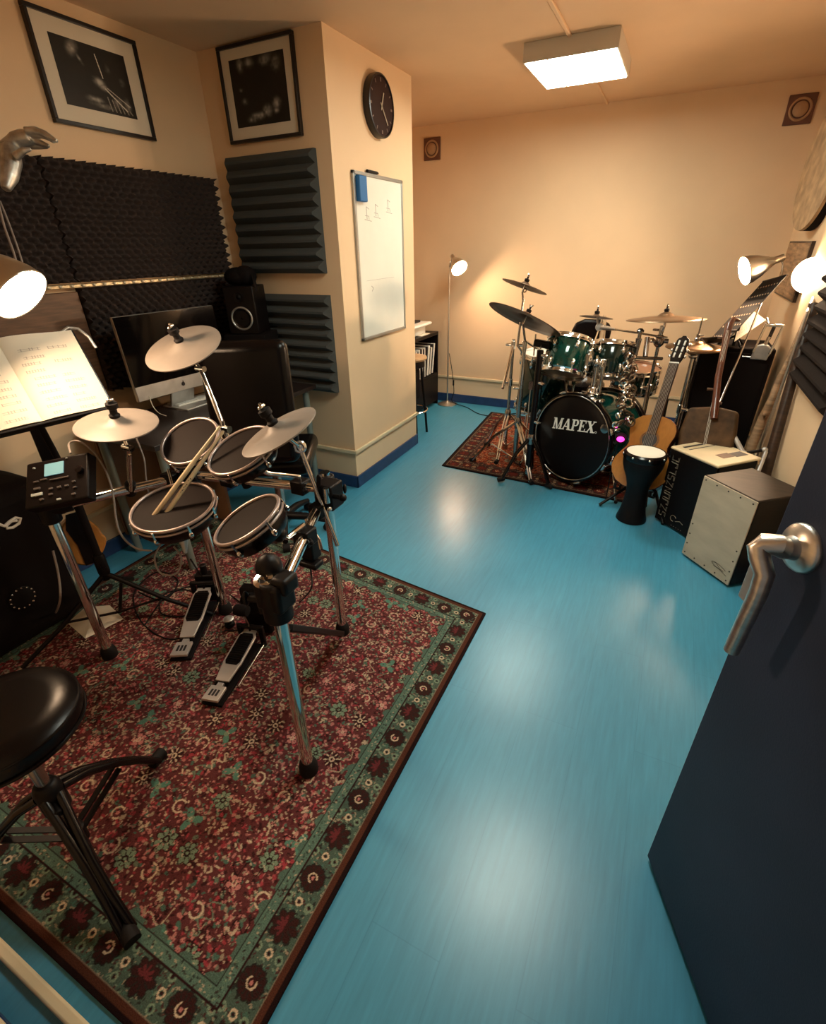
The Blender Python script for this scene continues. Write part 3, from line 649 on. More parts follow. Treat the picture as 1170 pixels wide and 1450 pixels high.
cable('grey cable running from the module over to the left rack leg', [P(100,642,d=1.63), P(98,628,d=1.66), P(112,625,d=1.66), P(132,640,d=1.66), P(150,668,d=1.66), P(160,700,d=1.68), P(168,750,d=1.7), P(190,775,d=1.75), P(215,780,d=1.75)], .0035, 'greycable')
cable('thin pale cable hanging behind the left grey cymbal pad', [P(193,620,d=1.86), P(204,650,d=1.88), P(207,680,d=1.9), P(211,700,d=1.9)], .003, 'greycable')
cable('grey cable looping on the floor edge beside the left rack leg', [P(75,780,d=1.98), P(83,815,d=2.0), P(85,850,d=2.0), gz(75,872), gz(60,868), gz(56,860)], .0045, 'greycable')
# ================================================================== left side of the room
Z3 = V3((0,0,1)); X3 = V3((1,0,0)); Y3 = V3((0,1,0))
# ---- framed black and white photographs
M['photo'] = attr_mat('photo_print', .4, 0, 1, 0, .4)
M['frame'] = mat('black_frame', (.010,.006,.006), .3)
M['mount'] = mat('off_white_mount', (.72,.65,.53), .75, bump=.03)
M['glassy'] = mat('glazing', (.9,.9,.9), .05)
def blur(a, k):
    for _ in range(k):
        p = np.pad(a, 1, mode='edge'); a = (p[:-2,1:-1]+p[2:,1:-1]+p[1:-1,:-2]+p[1:-1,2:]+2*p[1:-1,1:-1])/6
    return a
def photo_img(kind, h=150, w=190):
    R = np.random.RandomState(kind); g = np.full((h, w), .006); yy, xx = np.mgrid[0:h, 0:w]; u, v = xx/w, 1-yy/h     # v: 0 top
    n = np.zeros((h, w)); 
    for s in (6, 14, 30):
        c = R.rand(s, s); n += np.kron(c, np.ones((h//s+1, w//s+1)))[:h,:w]
    n = blur(n/3, 3)
    def blob(cx, cy, rx, ry, ang, val):
        c, s = math.cos(ang), math.sin(ang); dx, dy = u-cx, v-cy; m = np.exp(-(((dx*c+dy*s)/rx)**2+((-dx*s+dy*c)/ry)**2)*1.4)
        np.maximum(g, m*val*(.25+1.2*np.clip(n-.25, 0, 1)), out=g)
    def line(x0, y0, x1, y1, t, val):
        L2 = (x1-x0)**2+(y1-y0)**2; f = np.clip(((u-x0)*(x1-x0)+(v-y0)*(y1-y0))/L2, 0, 1); d = np.hypot(u-x0-f*(x1-x0), v-y0-f*(y1-y0)); g[d < t] = np.maximum(g[d < t], val)
    if kind == 1:
        blob(.26,.12,.06,.12,.3,.5); blob(.33,.26,.02,.07,-.4,.4); blob(.53,.54,.07,.06,.2,.75); blob(.58,.60,.06,.05,.5,.6)
        line(.56,.12,.60,.46,.006,.7); line(.60,.62,.86,.90,.009,.6); line(.63,.60,.92,.82,.006,.5)
        blob(.42,.83,.10,.05,.1,.55); blob(.5,.90,.14,.04,.1,.5); blob(.74,.80,.06,.08,.5,.3); blob(.88,.82,.05,.10,0,.35); blob(.70,.30,.04,.08,0,.10); blob(.88,.45,.05,.06,0,.14)
        for k in range(6): line(.60+.06*k,.74+.03*k,.63+.06*k,.95,.006,.28)
    else:
        blob(.20,.10,.06,.09,.1,.5); blob(.36,.09,.08,.07,.6,.42); blob(.66,.09,.10,.07,-.3,.5); blob(.84,.17,.08,.10,.2,.38); blob(.16,.45,.04,.03,0,.2); blob(.2,.62,.05,.05,0,.3)
        blob(.42,.86,.16,.05,-.1,.75); blob(.60,.80,.07,.07,0,.9); blob(.78,.72,.07,.08,.2,.45); blob(.30,.90,.09,.04,0,.5); blob(.76,.82,.05,.04,0,.5)
    g = g+.004*n
    return np.repeat(g[:,:,None], 3, 2)*np.array([1.0,.95,.86])
def picture(label, o, u, v, n, w, h, mt, mb_, kind):
    """o: lower-left corner on the wall"""
    o, u, v, n = V3(o), V3(u), V3(v), V3(n); t = thing('framed_photograph', label, 'picture', o+u*w/2)
    mb = MB(); f = .016; T = .024
    for c, s in ((u*w/2+v*f/2, (w,f,T)), (u*w/2+v*(h-f/2), (w,f,T)), (u*f/2+v*h/2, (f,h-2*f,T)), (u*(w-f/2)+v*h/2, (f,h-2*f,T))): mb.box(o+c+n*T/2, s, (u,v,n))
    build(mb, 'frame', M['frame'], t, bevel=.002)
    build(MB().box(o+u*w/2+v*h/2+n*.007, (w-2*f+.002, h-2*f+.002, .010), (u,v,n)), 'mount', M['mount'], t)
    p0 = o+u*mt+v*mb_+n*.0128; pw, ph = w-2*mt, h-mb_-mt*.9
    design_grid('print', (p0, p0+u*pw, p0+u*pw+v*ph, p0+v*ph), photo_img(kind), M['photo'], t)
    return t
picture('wide framed black and white photograph of a hand holding a drumstick, on the left wall', (XL, 1.742, 2.047), Y3, Z3, X3, .522, .395, .082, .078, 1)
picture('framed black and white photograph on the pillar front, above the foam wedges', (-2.466, PY0, 2.071), X3, Z3, -Y3, .508, .42, .068, .07, 2)

# ---- egg-crate foam on the left wall
def eggcrate(label, y0, y1, z0, z1, pitch=.05, amp=.020):
    ny, nz = int((y1-y0)/pitch)*6+1, int((z1-z0)/pitch)*6+1; vs = []; fs = []; x0 = XL+.002
    for j in range(nz):
        for i in range(ny):
            a, b = (y1-y0)*i/(ny-1), (z1-z0)*j/(nz-1)
            hgt = .014+amp*1.6*(.5+.5*math.cos(2*PI*a/pitch)*math.cos(2*PI*b/pitch))**1.2*1.6
            vs.append((x0+hgt, y0+a, z0+b))
    for j in range(nz-1):
        for i in range(ny-1): q = j*ny+i; fs.append((q, q+1, q+ny+1, q+ny))
    edge = [i for i in range(ny)]+[j*ny+ny-1 for j in range(1, nz)]+[(nz-1)*ny+i for i in range(ny-2, -1, -1)]+[j*ny for j in range(nz-2, 0, -1)]
    k0 = len(vs); vs += [(x0, vs[e][1], vs[e][2]) for e in edge]; m = len(edge)
    fs += [(edge[i], edge[(i+1) % m], k0+(i+1) % m, k0+i) for i in range(m)]
    o = build(MB().add(vs, fs), 'foam_panel', M['foam'], loc=(XL, (y0+y1)/2, z0), angle=80)
    return tag(o, label, 'acoustic panel', 'egg-crate foam panels on the left wall')
eggcrate('dark egg-crate foam panel on the left wall, upper one reaching to the corner', 1.602, 2.604, 1.412, 1.910)
eggcrate('dark egg-crate foam panel on the left wall, upper one behind the silver hand', .60, 1.594, 1.412, 1.905)
eggcrate('dark egg-crate foam panel on the left wall, lower one behind the computer', 1.602, 2.604, .885, 1.385)
M['bead'] = mat('lit_gap_tone', (.62,.48,.28), .35, .3, noise=.3, nscale=60, stretch=(1,1,1))  # pale tone stands in for light caught in the gap between foam rows
mb = MB().span((XL, .6, 1.388), (XL+.030, 2.6, 1.404))
s = thing('lit_gap_strip', 'thin pale strip painted as the lit gap between the upper and lower foam panels', 'strip', (XL, 1.6, 1.388)); build(mb, 'lit_gap_bar', M['bead'], s, bevel=.003)
mb = MB()
for k in range(34): mb.ball((XL+.034, .75+k*.055, 1.397), .0062, 8, (1,1.5,1))  # pale dots painted as the lit bumps along the lower foam's top edge
build(mb, 'lit_bumps', mat('lit_bump_tone', (.85,.75,.55), .25), s)
o = build(MB().span((XL+.002, .62, .90), (XL+.03, 1.592, 1.372)), 'wall_board', M['brownwood'], bevel=.004, loc=(XL, 1.1, .90)); tag(o, 'smooth dark brown board on the left wall behind the lit reading lamp', 'board')

# ---- wedge foam on the pillar front
def wedge_panel(label, x0, x1, z0, z1, n, group, wall_y=PY0, ax='y'):
    """horizontal ridges; ends cut back at the tips"""
    R = random.Random(int(z0*1000)); mb = MB(); z = z1; base = .022; hts = []
    ph = (z1-z0)/n
    vs = []; fs = []
    prof = [(0, z1), (base, z1)]
    for k in range(n):
        a = z1-ph*k; tip = .030+.012*((k*5) % 3)/2
        prof += [(base+tip, a-ph*.38), (base+tip, a-ph*.56), (base, a-ph*.97)] if k < n-1 else [(base+tip, a-ph*.42), (base+tip, a-ph*.6), (base, z0)]
    prof += [(0, z0)]
    m = len(prof); cols = []
    for s_, inset in ((x0, 1), (x1, -1)):
        cols.append([(s_+inset*max(0, d-base)*.55, d, zz) for d, zz in prof])
    def w3(p): return (p[0], wall_y-p[1], p[2]) if ax == 'y' else (wall_y-p[1], p[0], p[2])
    vs = [w3(p) for c in cols for p in c]
    fs = [(i, (i+1) % m, m+(i+1) % m, m+i) for i in range(m)]
    # end caps as triangle fans along the wall side
    for o_ in (0, m):
        for i in range(1, m-2): fs.append((o_, o_+i, o_+i+1))
    # fan over a concave profile folds; replace by strips to the wall line
    fs = fs[:m]
    back = len(vs); vs += [w3((c[0][0], 0, zz)) for c in cols for d, zz in prof]
    for q in (0, 1):
        for i in range(m-1): fs.append((q*m+i, q*m+i+1, back+q*m+i+1, back+q*m+i))
    o = build(mb.add(vs, fs), 'foam_panel', M['foamgrey'], loc=w3(((x0+x1)/2, 0, z0)), angle=20, bevel=.0)
    return tag(o, label, 'acoustic panel', group)
gw = 'wedge foam panels on the pillar'
wedge_panel('charcoal wedge foam panel on the pillar front, upper one under the picture', -2.525, -1.888, 1.405, 2.012, 9, gw)
wedge_panel('charcoal wedge foam panel on the pillar front, lower one beside the speaker', -2.525, -1.880, .688, 1.285, 9, gw)

# ---- clock and whiteboard on the pillar side
cc = V3((PX, 3.183, 2.262)); t = thing('wall_clock', 'round dark wall clock with pale hands on the pillar', 'clock', cc)
build(MB().lathe([(.150,0),(.152,.03),(.149,.042),(.141,.044),(.138,.034)], cc, X3, 48, caps=True), 'case', M['frame'], t)
M['clockface'] = mat('brown_clock_face', (.030,.012,.008), .6, spec=.12)
build(MB().lathe([(.139,0.030),(.139,.036),(0,.036)], cc, X3, 48), 'face', M['clockface'], t)
M['hand'] = mat('pale_clock_hand', (.45,.36,.26), .4)
def hand(a, l, w): 
    d = V3((0, math.sin(a), math.cos(a))); build(MB().bar(cc+X3*.040-d*.02, cc+X3*.040+d*l, w, .002, (1,0,0)), 'hand', M['hand'], t)
hand(math.radians(140), .105, .007); hand(math.radians(22), .07, .009)
mb = MB()
for k in range(12): 
    d = V3((0, math.sin(k*PI/6), math.cos(k*PI/6))); mb.bar(cc+X3*.0375+d*.112, cc+X3*.0375+d*.130, .006 if k % 3 else .012, .001, (1,0,0))
build(mb, 'hour_marks', mat('dull_marks', (.16,.10,.07), .5), t)
y0, y1, z0, z1 = 2.855, 3.476, .995, 1.927
t = thing('whiteboard', 'tall whiteboard with grey frame and faint writing on the pillar', 'whiteboard', (PX, (y0+y1)/2, z0))
M['board'] = mat('whiteboard_surface', (.77,.77,.70), .22, noise=.03, nscale=5, spec=.5)
M['alu'] = mat('aluminium_frame', (.42,.42,.40), .35, .7)
build(MB().span((PX, y0+.01, z0+.01), (PX+.010, y1-.01, z1-.01)), 'panel', M['board'], t)
mb = MB()
for lo, hi in (((PX,y0,z0),(PX+.016,y0+.018,z1)), ((PX,y1-.018,z0),(PX+.016,y1,z1)), ((PX,y0,z0),(PX+.016,y1,z0+.018)), ((PX,y0,z1-.018),(PX+.016,y1,z1))): mb.span(lo, hi)
build(mb, 'frame', M['alu'], t, bevel=.002)
mb = MB(); u_, v_ = Y3, Z3
def stroke(pts, w=.004): 
    for a, b in zip(pts[:-1], pts[1:]): mb.bar(V3((PX+.0105,*a)), V3((PX+.0105,*b)), w, .0008, (1,0,0))
yw = lambda f: y0+f*(y1-y0); zw = lambda f: z1-f*(z1-z0)
for f, g0 in ((.22,.185), (.40,.165), (.66,.13)):
    stroke([(yw(f), zw(g0)), (yw(f+.005), zw(g0+.07))]); stroke([(yw(f), zw(g0)), (yw(f+.05), zw(g0+.012))], .003); stroke([(yw(f-.04), zw(g0+.072)), (yw(f+.09), zw(g0+.080))], .003); stroke([(yw(f-.03), zw(g0+.05)), (yw(f+.04), zw(g0+.052)), (yw(f+.045), zw(g0+.07))], .003)
stroke([(yw(.15), zw(.62)), (yw(.75), zw(.615))], .0015); stroke([(yw(.24), zw(.655)), (yw(.28), zw(.67)), (yw(.25), zw(.69))], .004)
build(mb, 'writing', mat('marker_ink', (.32,.31,.29), .6), t)
o = build(MB().span((PX+.0105, 2.880, 1.775), (PX+.042, 2.965, 1.905)), 'board_eraser', mat('blue_eraser', (.012,.13,.36), .5), bevel=.006, loc=(PX+.01, 2.92, 1.78)); tag(o, 'blue eraser stuck to the top corner of the whiteboard', 'eraser')
o = build(MB().cyl((PX+.012, 3.02, z1+.009), (PX+.012, 3.135, z1+.009), .009, 12).cyl((PX+.012, 3.135, z1+.009), (PX+.012, 3.15, z1+.009), .006, 10), 'marker_pen', M['black'], loc=(PX+.012, 3.08, z1)); tag(o, 'dark marker pen lying on the top edge of the whiteboard', 'pen')

# ---- silver hand sculpture
M['handsilver'] = mat('worn_silver', (.50,.48,.44), .38, .75, noise=.45, nscale=22, bump=.25, bscale=90)
hd = lambda x, y, d: P(x, y, d=d)
t = thing('hand_sculpture', 'worn silver sculpture of a bent hand high at the left edge', 'sculpture', hd(0, 262, 1.7))
mb = MB(); d0 = 1.7
mb.tube([hd(-75,285,1.62), hd(-35,250,1.66), hd(-6,228,1.69), hd(12,212,1.70), hd(20,203,1.70)], [.060,.054,.045,.037,.033], 18, flat=.8)
mb.tube([hd(14,208,1.70), hd(24,198,1.70), hd(34,195,1.70), hd(45,193,1.695)], [.032,.034,.034,.026], 18, flat=.75)
mb.tube([hd(14,212,1.69), hd(17,228,1.68), hd(13,250,1.67), hd(8,268,1.66)], [.030,.030,.027,.014], 14)      # ball of the thumb hanging below
for f, rr in (([(36,185),(50,184),(64,189),(81,200)], [.012,.0115,.0095,.006]), ([(36,190),(52,190),(66,194),(77,201)], [.012,.011,.009,.006]),
              ([(37,196),(50,199),(60,203),(70,207)], [.0115,.011,.009,.006]), ([(33,203),(45,207),(56,208),(68,208)], [.011,.010,.008,.006])):
    off = .03*([185,190,196,203].index(f[0][1])-1.5)
    mb.tube([hd(x, y, 1.70+off*(.6)) for x, y in f], rr, 12)
mb.tube([hd(22,222,1.66), hd(34,213,1.65), hd(44,211,1.655)], [.014,.010,.006], 12)                      # thumb
o = build(mb, 'hand', M['handsilver'], t, angle=180)
r_ = o.modifiers.new('fuse', 'REMESH'); r_.mode = 'VOXEL'; r_.voxel_size = .0030; r_.use_smooth_shade = True
sm_ = o.modifiers.new('soft', 'SMOOTH'); sm_.factor = .5; sm_.iterations = 2
fa = hd(-75,285,1.62); build(MB().cyl(fa, V3((XL, fa.y+.05, fa.z-.05)), .022, 12).lathe([(.06,0),(.06,.012),(.03,.02)], V3((XL, fa.y+.05, fa.z-.05)), X3), 'bracket', M['blackmatte'], t)

# ---- reading lamp at the left edge
M['shade'] = mat('spun_aluminium', (.70,.66,.60), .28, 1, noise=.08, nscale=9)
M['bulb'] = mat('lit_bulb', (1,.8,.5), .4, emit=(1,.68,.42), estr=120)
M['shadein'] = mat('white_shade_inside', (.85,.78,.66), .35)
def lamp_head(t, c, n, r, L_=.17, estr=None, neck=True, bulbmat=None):
    """c: centre of the opening, n: where it shines"""
    c, n = V3(c), V3(n).normalized()
    sh = build(MB().lathe([(r,0),(r*1.0,-.004),(r*.93,-L_*.22),(r*.74,-L_*.5),(r*.5,-L_*.74),(r*.33,-L_*.9),(r*.27,-L_),(r*.22,-L_*1.0)], c, n, 40, caps=False), 'shade', M['shade'], t, solid=.003)
    if neck: build(MB().lathe([(r*.24,-L_*.97),(r*.25,-L_*1.04),(r*.25,-L_*1.32),(r*.18,-L_*1.36),(0,-L_*1.36)], c, n, 24), 'socket', M['shade'], sh)
    b = build(MB().lathe([(r*.90,-.012),(r*.88,-.006),(r*.6,.002),(0,.006)], c, n, 36, caps=False).lathe([(r*.90,-.012),(0,-.016)], c, n, 36, caps=False), 'bulb', bulbmat or M['bulb'], t)
    return sh
lc = P(31, 418, d=1.46); ln = (RIGHT*.70+DOWN*.60+FWD*.22).normalized()
t = thing('reading_lamp', 'lit silver reading lamp shining on the music book at the left edge', 'lamp', lc)
M['bulb_soft'] = mat('lit_bulb_reading', (1,.8,.5), .4, emit=(1,.68,.42), estr=62)
lamp_head(t, lc, ln, .088, bulbmat=M['bulb_soft'])
q0 = lc-ln*.23; wl = V3((XL+.002, q0.y-.10, q0.z+.05)); build(MB().tube([q0, q0+V3((-.10,-.03,.05)), wl.lerp(q0,.4)+V3((0,0,.08)), wl], .009, 10), 'stem', M['chromedark'], t)
build(MB().lathe([(.05,0),(.05,.012),(.02,.03)], wl, X3, 24), 'wall_plate', M['blackmatte'], t)
cable('pair of thin cables hanging from the silver hand to the lamp, left one', [P(-4,280,d=1.66), P(6,320,d=1.62), P(20,360,d=1.58), P(28,392,d=1.56)], .0035, 'greycable')
cable('pair of thin cables hanging from the silver hand to the lamp, right one', [P(0,285,d=1.68), P(14,320,d=1.64), P(28,360,d=1.60), P(38,395,d=1.58)], .003, 'greycable')

# ---- music stand with open book
b0, b1 = P(60, 597, z=1.02), P(158, 574, z=1.02); ux = (b1-b0).normalized()
r = ray(100, 468); tp = CAM + r*((b1-CAM).dot(ux)/r.dot(ux)); uy = (tp-b1); bh = uy.length; uy.normalize(); un = ux.cross(uy)
if un.dot(CAM-b0) < 0: un = -un
bw_ = (b1-b0).length
t = thing('music_stand', 'black music stand holding the open book at the left', 'music stand', (-2.03,.967,G))
o0 = b0-un*.012
build(MB().box(o0+uy*bh*.5-ux*0.0, (bw_*2.1, bh*1.02, .006), (ux,uy,un)), 'desk', M['blackmatte'], t, bevel=.002)
build(MB().box(o0-uy*.012+un*.012, (bw_*2.1, .008, .05), (ux,uy,un)), 'lip', M['black'], t, bevel=.002)
build(MB().tube([tp-ux*.03-un*.010, tp+ux*.0-un*.008+uy*.015, tp+ux*.03+uy*.005-un*.006, tp+ux*.05-uy*.03-un*.006, tp+ux*.055-uy*.075-un*.006], .006, 10), 'page_clip', M['silver'], t)
pc = V3((-2.03,.967,0)); pt = o0+uy*bh*.35-un*.02
build(MB().cyl(pc+V3((0,0,.25)), pc+V3((0,0,.80)), .016, 14).cyl(pc+V3((0,0,.78)), V3((pt.x,pt.y,pt.z)), .011, 12), 'pole', M['blackmatte'], t)
build(MB().lathe([(.022,.0),(.024,.01),(.024,.09),(.02,.10)], pc+V3((0,0,.28)), n=18).cyl(pc+V3((0,0,.33)), pc+V3((.05,-.02,.33)), .008), 'collar', M['black'], t)
for fx, fy in ((-1.66,1.17), (-2.27,1.20), (-2.13,.58)):
    f = V3((fx,fy,G+.012)); build(MB().tube([pc+V3((0,0,.28)), pc.lerp(f,.55)+V3((0,0,.11)), f], [.011,.010,.009], 10).bar(pc+V3((0,0,.06)), pc.lerp(f,.5)+V3((0,0,.12)), .014, .005), 'leg', M['black'], t)
def page_img(seed, w=110, h=150, staff=True):
    R = np.random.RandomState(seed); g = np.ones((h, w, 3))*np.array([.80,.745,.63]); ink = np.array([.36,.32,.28])
    y = h*.90
    while y > h*.06:
        y -= R.uniform(.075,.095)*h; x0 = int(w*R.uniform(.12,.2)); 
        segs = [(x0, x0+int(w*R.uniform(.2,.3)))] + ([(int(w*.56), int(w*.56)+int(w*R.uniform(.18,.30)))] if R.rand() > .25 else [])
        for a, b in segs:
            yy = int(y)
            if yy < 3: break
            for l in range(2): g[yy+l*3, a:b] = g[yy+l*3, a:b]*.45+ink*.55
            for k in range(a, b, 4): g[yy:yy+5, k:k+1] = ink if R.rand() > .3 else g[yy:yy+5, k:k+1]
    return g
M['page'] = attr_mat('printed_page', .7, 0, 1, 0, .3)
t2 = thing('music_book', 'open music book with printed pages on the left stand', 'book', b0)
build(MB().box(o0+uy*bh*.5+un*.012, (bw_*2+.01, bh*1.0, .008), (ux,uy,un)), 'cover', M['blackgloss'], t2)
nn = 8
for sg, sd in ((1, 4), (-1, 5)):
    # page block with a gentle curve towards the gutter
    mb = MB(); vs = []; fs = []
    for i in range(nn+1):
        f = i/nn; hgt = .016+.014*math.sin(PI*min(1, f*1.25)**.7)*(1-f*.5)
        for j in (0, 1): vs.append(o0+un*hgt+ux*(sg*bw_*f)+uy*(bh*j))
    for i in range(nn): fs.append((2*i, 2*i+2, 2*i+3, 2*i+1))
    n0 = len(vs)
    for i in range(nn+1):
        for j in (0, 1): vs.append(o0+un*.013+ux*(sg*bw_*i/nn)+uy*(bh*j))
    for i in range(nn): fs += [(n0+2*i, n0+2*i+1, n0+2*i+3, n0+2*i+2), (2*i, n0+2*i, n0+2*i+2, 2*i+2), (2*i+1, 2*i+3, n0+2*i+3, n0+2*i+1)]
    fs.append((2*nn, n0+2*nn, n0+2*nn+1, 2*nn+1))
    build(mb.add(vs, fs), 'pages', M['paper'], t2)
    img = page_img(sd); h_, w_ = img.shape[:2]
    pg = design_grid('printed_page', (o0, o0+ux*sg*bw_, o0+ux*sg*bw_+uy*bh, o0+uy*bh), img, M['page'], t2)
    me = pg.data; n_ = len(me.vertices); co = np.zeros(n_*3); me.vertices.foreach_get('co', co); co = co.reshape(-1, 3)
    f = np.tile(np.linspace(0, 1, w_), h_); hg = .0168+.014*np.sin(PI*np.minimum(1, f*1.25)**.7)*(1-f*.5)
    co += hg[:, None]*np.array(un)[None, :]; me.vertices.foreach_set('co', co.ravel()); me.update()
# ---- crumpled white sheet at the foot of the stand
ps = P(135, 878, z=G+.003)
mb = MB(); mb.add([ps+V3(q) for q in ((-.10,-.07,0),(.08,-.10,.0),(.12,.06,.004),(-.04,.10,.0),(.0,.0,.045),(-.09,.02,.03))], [(0,1,4),(1,2,4),(2,3,4),(3,5,4),(5,0,4)])
o = build(mb, 'paper_sheet', M['paper'], loc=ps, flatshade=True, solid=.0015); tag(o, 'folded white sheet of paper on the rug behind the left rack leg', 'paper')

# ---- desk along the left wall
dx0, dx1, dy0, dy1 = XL+.045, -2.02, 1.36, 2.62
t = thing('desk', 'dark desk along the left wall under the computer', 'desk', ((dx0+dx1)/2, (dy0+dy1)/2, 0))
M['desktop'] = mat('dark_desktop', (.022,.014,.012), .42, noise=.2, nscale=8)
M['panel'] = mat('warm_brown_panel', (.20,.105,.050), .5, noise=.15, nscale=5)
M['greyleg'] = mat('grey_green_metal', (.22,.26,.24), .4, .3)
build(MB().span((dx0,dy0,.715), (dx1,dy1,.742)), 'desktop', M['desktop'], t, bevel=.003)
build(MB().span((dx0+.01,dy0+.05,.10), (dx0+.03,dy1-.05,.715)).span((dx0+.03,dy0+.42,.10),(dx1-.10,dy0+.44,.715)), 'back_panel', M['panel'], t)
for x_, y_ in ((dx1-.05,dy0+.06), (dx1-.05,dy1-.06), (dx0+.07,dy0+.06), (dx0+.07,dy1-.06)):
    build(MB().cyl((x_,y_,.0), (x_,y_,.716), .021, 16), 'leg', M['greyleg'], t)
# ---- desktop computer
t = thing('computer', 'all-in-one desktop computer with black screen and silver chin', 'computer', (-2.40,1.92,.742))
cu = V3((.06,1,0)).normalized(); cn = V3((1,-.06,0)).normalized(); cv = V3((-.05,0,1)).normalized(); co_ = V3((-2.39,1.60,.845))
def cq(a, b, o=0): return co_+cu*a+cv*b+cn*o
cw, ch = .60, .415
M['screen'] = mat('screen_glass', (.003,.002,.002), .05, spec=.22)
build(MB().box(cq(cw/2,ch/2,-.012), (cw,ch,.024), (cu,cv,cn)), 'body', M['silver'], t, bevel=.004)
build(MB().box(cq(cw/2,.075+(ch-.075)/2,.0015), (cw-.002,ch-.078,.003), (cu,cv,cn)), 'screen', M['screen'], t)
lg = cq(cw/2-.02,.037,.001); mb = MB(); mb.lathe([(.011,0),(.011,.0012)], lg, cn, 20); mb.box(lg+cv*.014+cu*.003, (.004,.008,.0015), (cu,cv,cn)); build(mb, 'emblem', M['ink'], t)
build(MB().bar(cq(cw/2,.05,-.03), V3((-2.47,1.92,.75)), .16, .01, cn).box((-2.43,1.92,.747), (.20,.18,.010)), 'stand', M['silver'], t, bevel=.003)
kc = P(273, 567, z=.748)
t = thing('keyboard', 'slim white keyboard on the dark desk below the screen', 'keyboard', kc); ka = (V3((.10,1,0)).normalized(), V3((-1,.10,0)).normalized(), Z3)
build(MB().box(kc+V3((0,.02,.004)), (.30,.115,.010), ka), 'case', M['white'], t, bevel=.003)
mb = MB()
for r_ in range(5):
    for c_ in range(14): mb.box(kc+V3((0,.02,.010))+ka[0]*((c_-6.5)*.0203)+ka[1]*((r_-2)*.0205), (.017,.017,.003), ka)
build(mb, 'keys', mat('white_keys', (.82,.81,.77), .45), t)
mp = P(262, 578, z=.744); o = build(MB().torus(mp, Z3, .045, .0018, 30, 6), 'cable', M['greycable'], loc=mp); tag(o, 'thin cable loop lying in front of the white keyboard', 'cable')
# chrome clutter at the desk corner
jc = P(170, 575, z=.745); t = thing('metal_clutter', 'small shiny metal pieces heaped on the desk behind the book', 'hardware', jc)
RR = random.Random(5); mb = MB()
for k in range(9):
    p = jc+V3((RR.uniform(-.05,.05), RR.uniform(-.07,.10), .012+RR.uniform(0,.04))); a = RR.uniform(0, 6)
    mb.cyl(p-V3((math.cos(a)*.03, math.sin(a)*.03, .005)), p+V3((math.cos(a)*.03, math.sin(a)*.03, .012)), .006, 8); mb.torus(p, V3((math.cos(a), .3, 1)), .012, .003, 14, 6)
build(mb, 'metal_bits', M['chrome'], t)
cable('thin white cable curling down from the computer chin', [cq(.06,.02,.005), cq(.055,-.03,.02), cq(.07,-.07,.03), cq(.10,-.092,.04)], .002, 'paper')

# ---- studio monitor on a riser at the corner of the desk
su = V3((.93,.37,0)).normalized(); sn = V3((.37,-.93,0)).normalized(); wc = P(343, 451, y=2.36); so = V3((wc.x-sn.x*.1005, 2.36-sn.y*.1005, 0)); zc = wc.z-.092
t = thing('speaker_riser', 'black box riser under the studio monitor at the corner of the desk', 'riser', so+V3((0,0,.742)))
build(MB().box(so+V3((0,0,(.742+zc)/2)), (.26,.24,zc-.742), (su,-sn,Z3)), 'box', M['blackmatte'], t, bevel=.004)
t = thing('studio_monitor', 'black studio monitor with silver-ringed cone on the desk corner', 'speaker', so+V3((0,0,zc)))
build(MB().box(so+V3((0,0,zc+.135)), (.185,.20,.27), (su,-sn,Z3)), 'cabinet', M['black'], t, bevel=.006)
wf = so+sn*.1005+V3((0,0,zc+.092))
build(MB().torus(wf+sn*.002, sn, .062, .006, 40, 8), 'cone_ring', M['alu'], t)
build(MB().lathe([(.060,.004),(.048,.002),(.020,-.014),(.018,-.004),(0,.002)], wf, sn, 36, caps=False), 'woofer', M['blackgloss'], t)
build(MB().lathe([(.030,0),(.028,.004),(.014,.002),(.010,.006),(0,.008)], so+sn*.1005+V3((0,0,zc+.21)), sn, 28), 'tweeter', M['black'], t)
hb = so+V3((0,0,zc+.27)); t = thing('black_bundle', 'black padded bundle with a loose strap on top of the studio monitor', 'bundle', hb)
build(MB().ball(hb+V3((-.03,0,.045)), .085, 20, (1.0,.9,.62)).ball(hb+V3((.02,.01,.05)), .07, 18, (1,.9,.8)), 'padding', M['blackmatte'], t)
build(MB().tube([hb+V3((.06,.0,.08)), hb+V3((.10,-.01,.05)), hb+V3((.125,-.03,.0)), hb+V3((.13,-.03,-.03))], .010, 8, flat=.35), 'strap', M['blackmatte'], t)

# ---- high-backed office chair
chc = P(354, 560, d=2.35); cu = V3((.86,.50,0)).normalized(); cn = V3((.50,-.86,0)).normalized()
t = thing('office_chair', 'high-backed black vinyl office chair facing the computer desk', 'chair', (chc.x,chc.y,0))
zt = P(354, 474, d=2.38).z
def slab(c, w, h, d, ax, r=.05): return MB().box(c, (w,h,d), ax)
build(MB().box(chc+V3((0,0,zt-.30-chc.z)), (.415,.60,.10), (cu,(Z3-cn*.06).normalized(),cn)), 'backrest', M['leather'], t, bevel=.045, seg=5)
sc_ = V3((chc.x,chc.y,.50))-cn*.27
build(MB().box(sc_, (.47,.46,.10), (cu,-cn,Z3)), 'seat', M['leather'], t, bevel=.04, seg=5)
build(MB().bar(V3((chc.x,chc.y,zt-.45))+cn*.05, sc_+V3((0,0,-.06)), .08, .02, cn), 'back_support', M['black'], t)
build(MB().cyl((sc_.x,sc_.y,.09), (sc_.x,sc_.y,.46), .027, 16), 'gas_column', M['chromedark'], t)
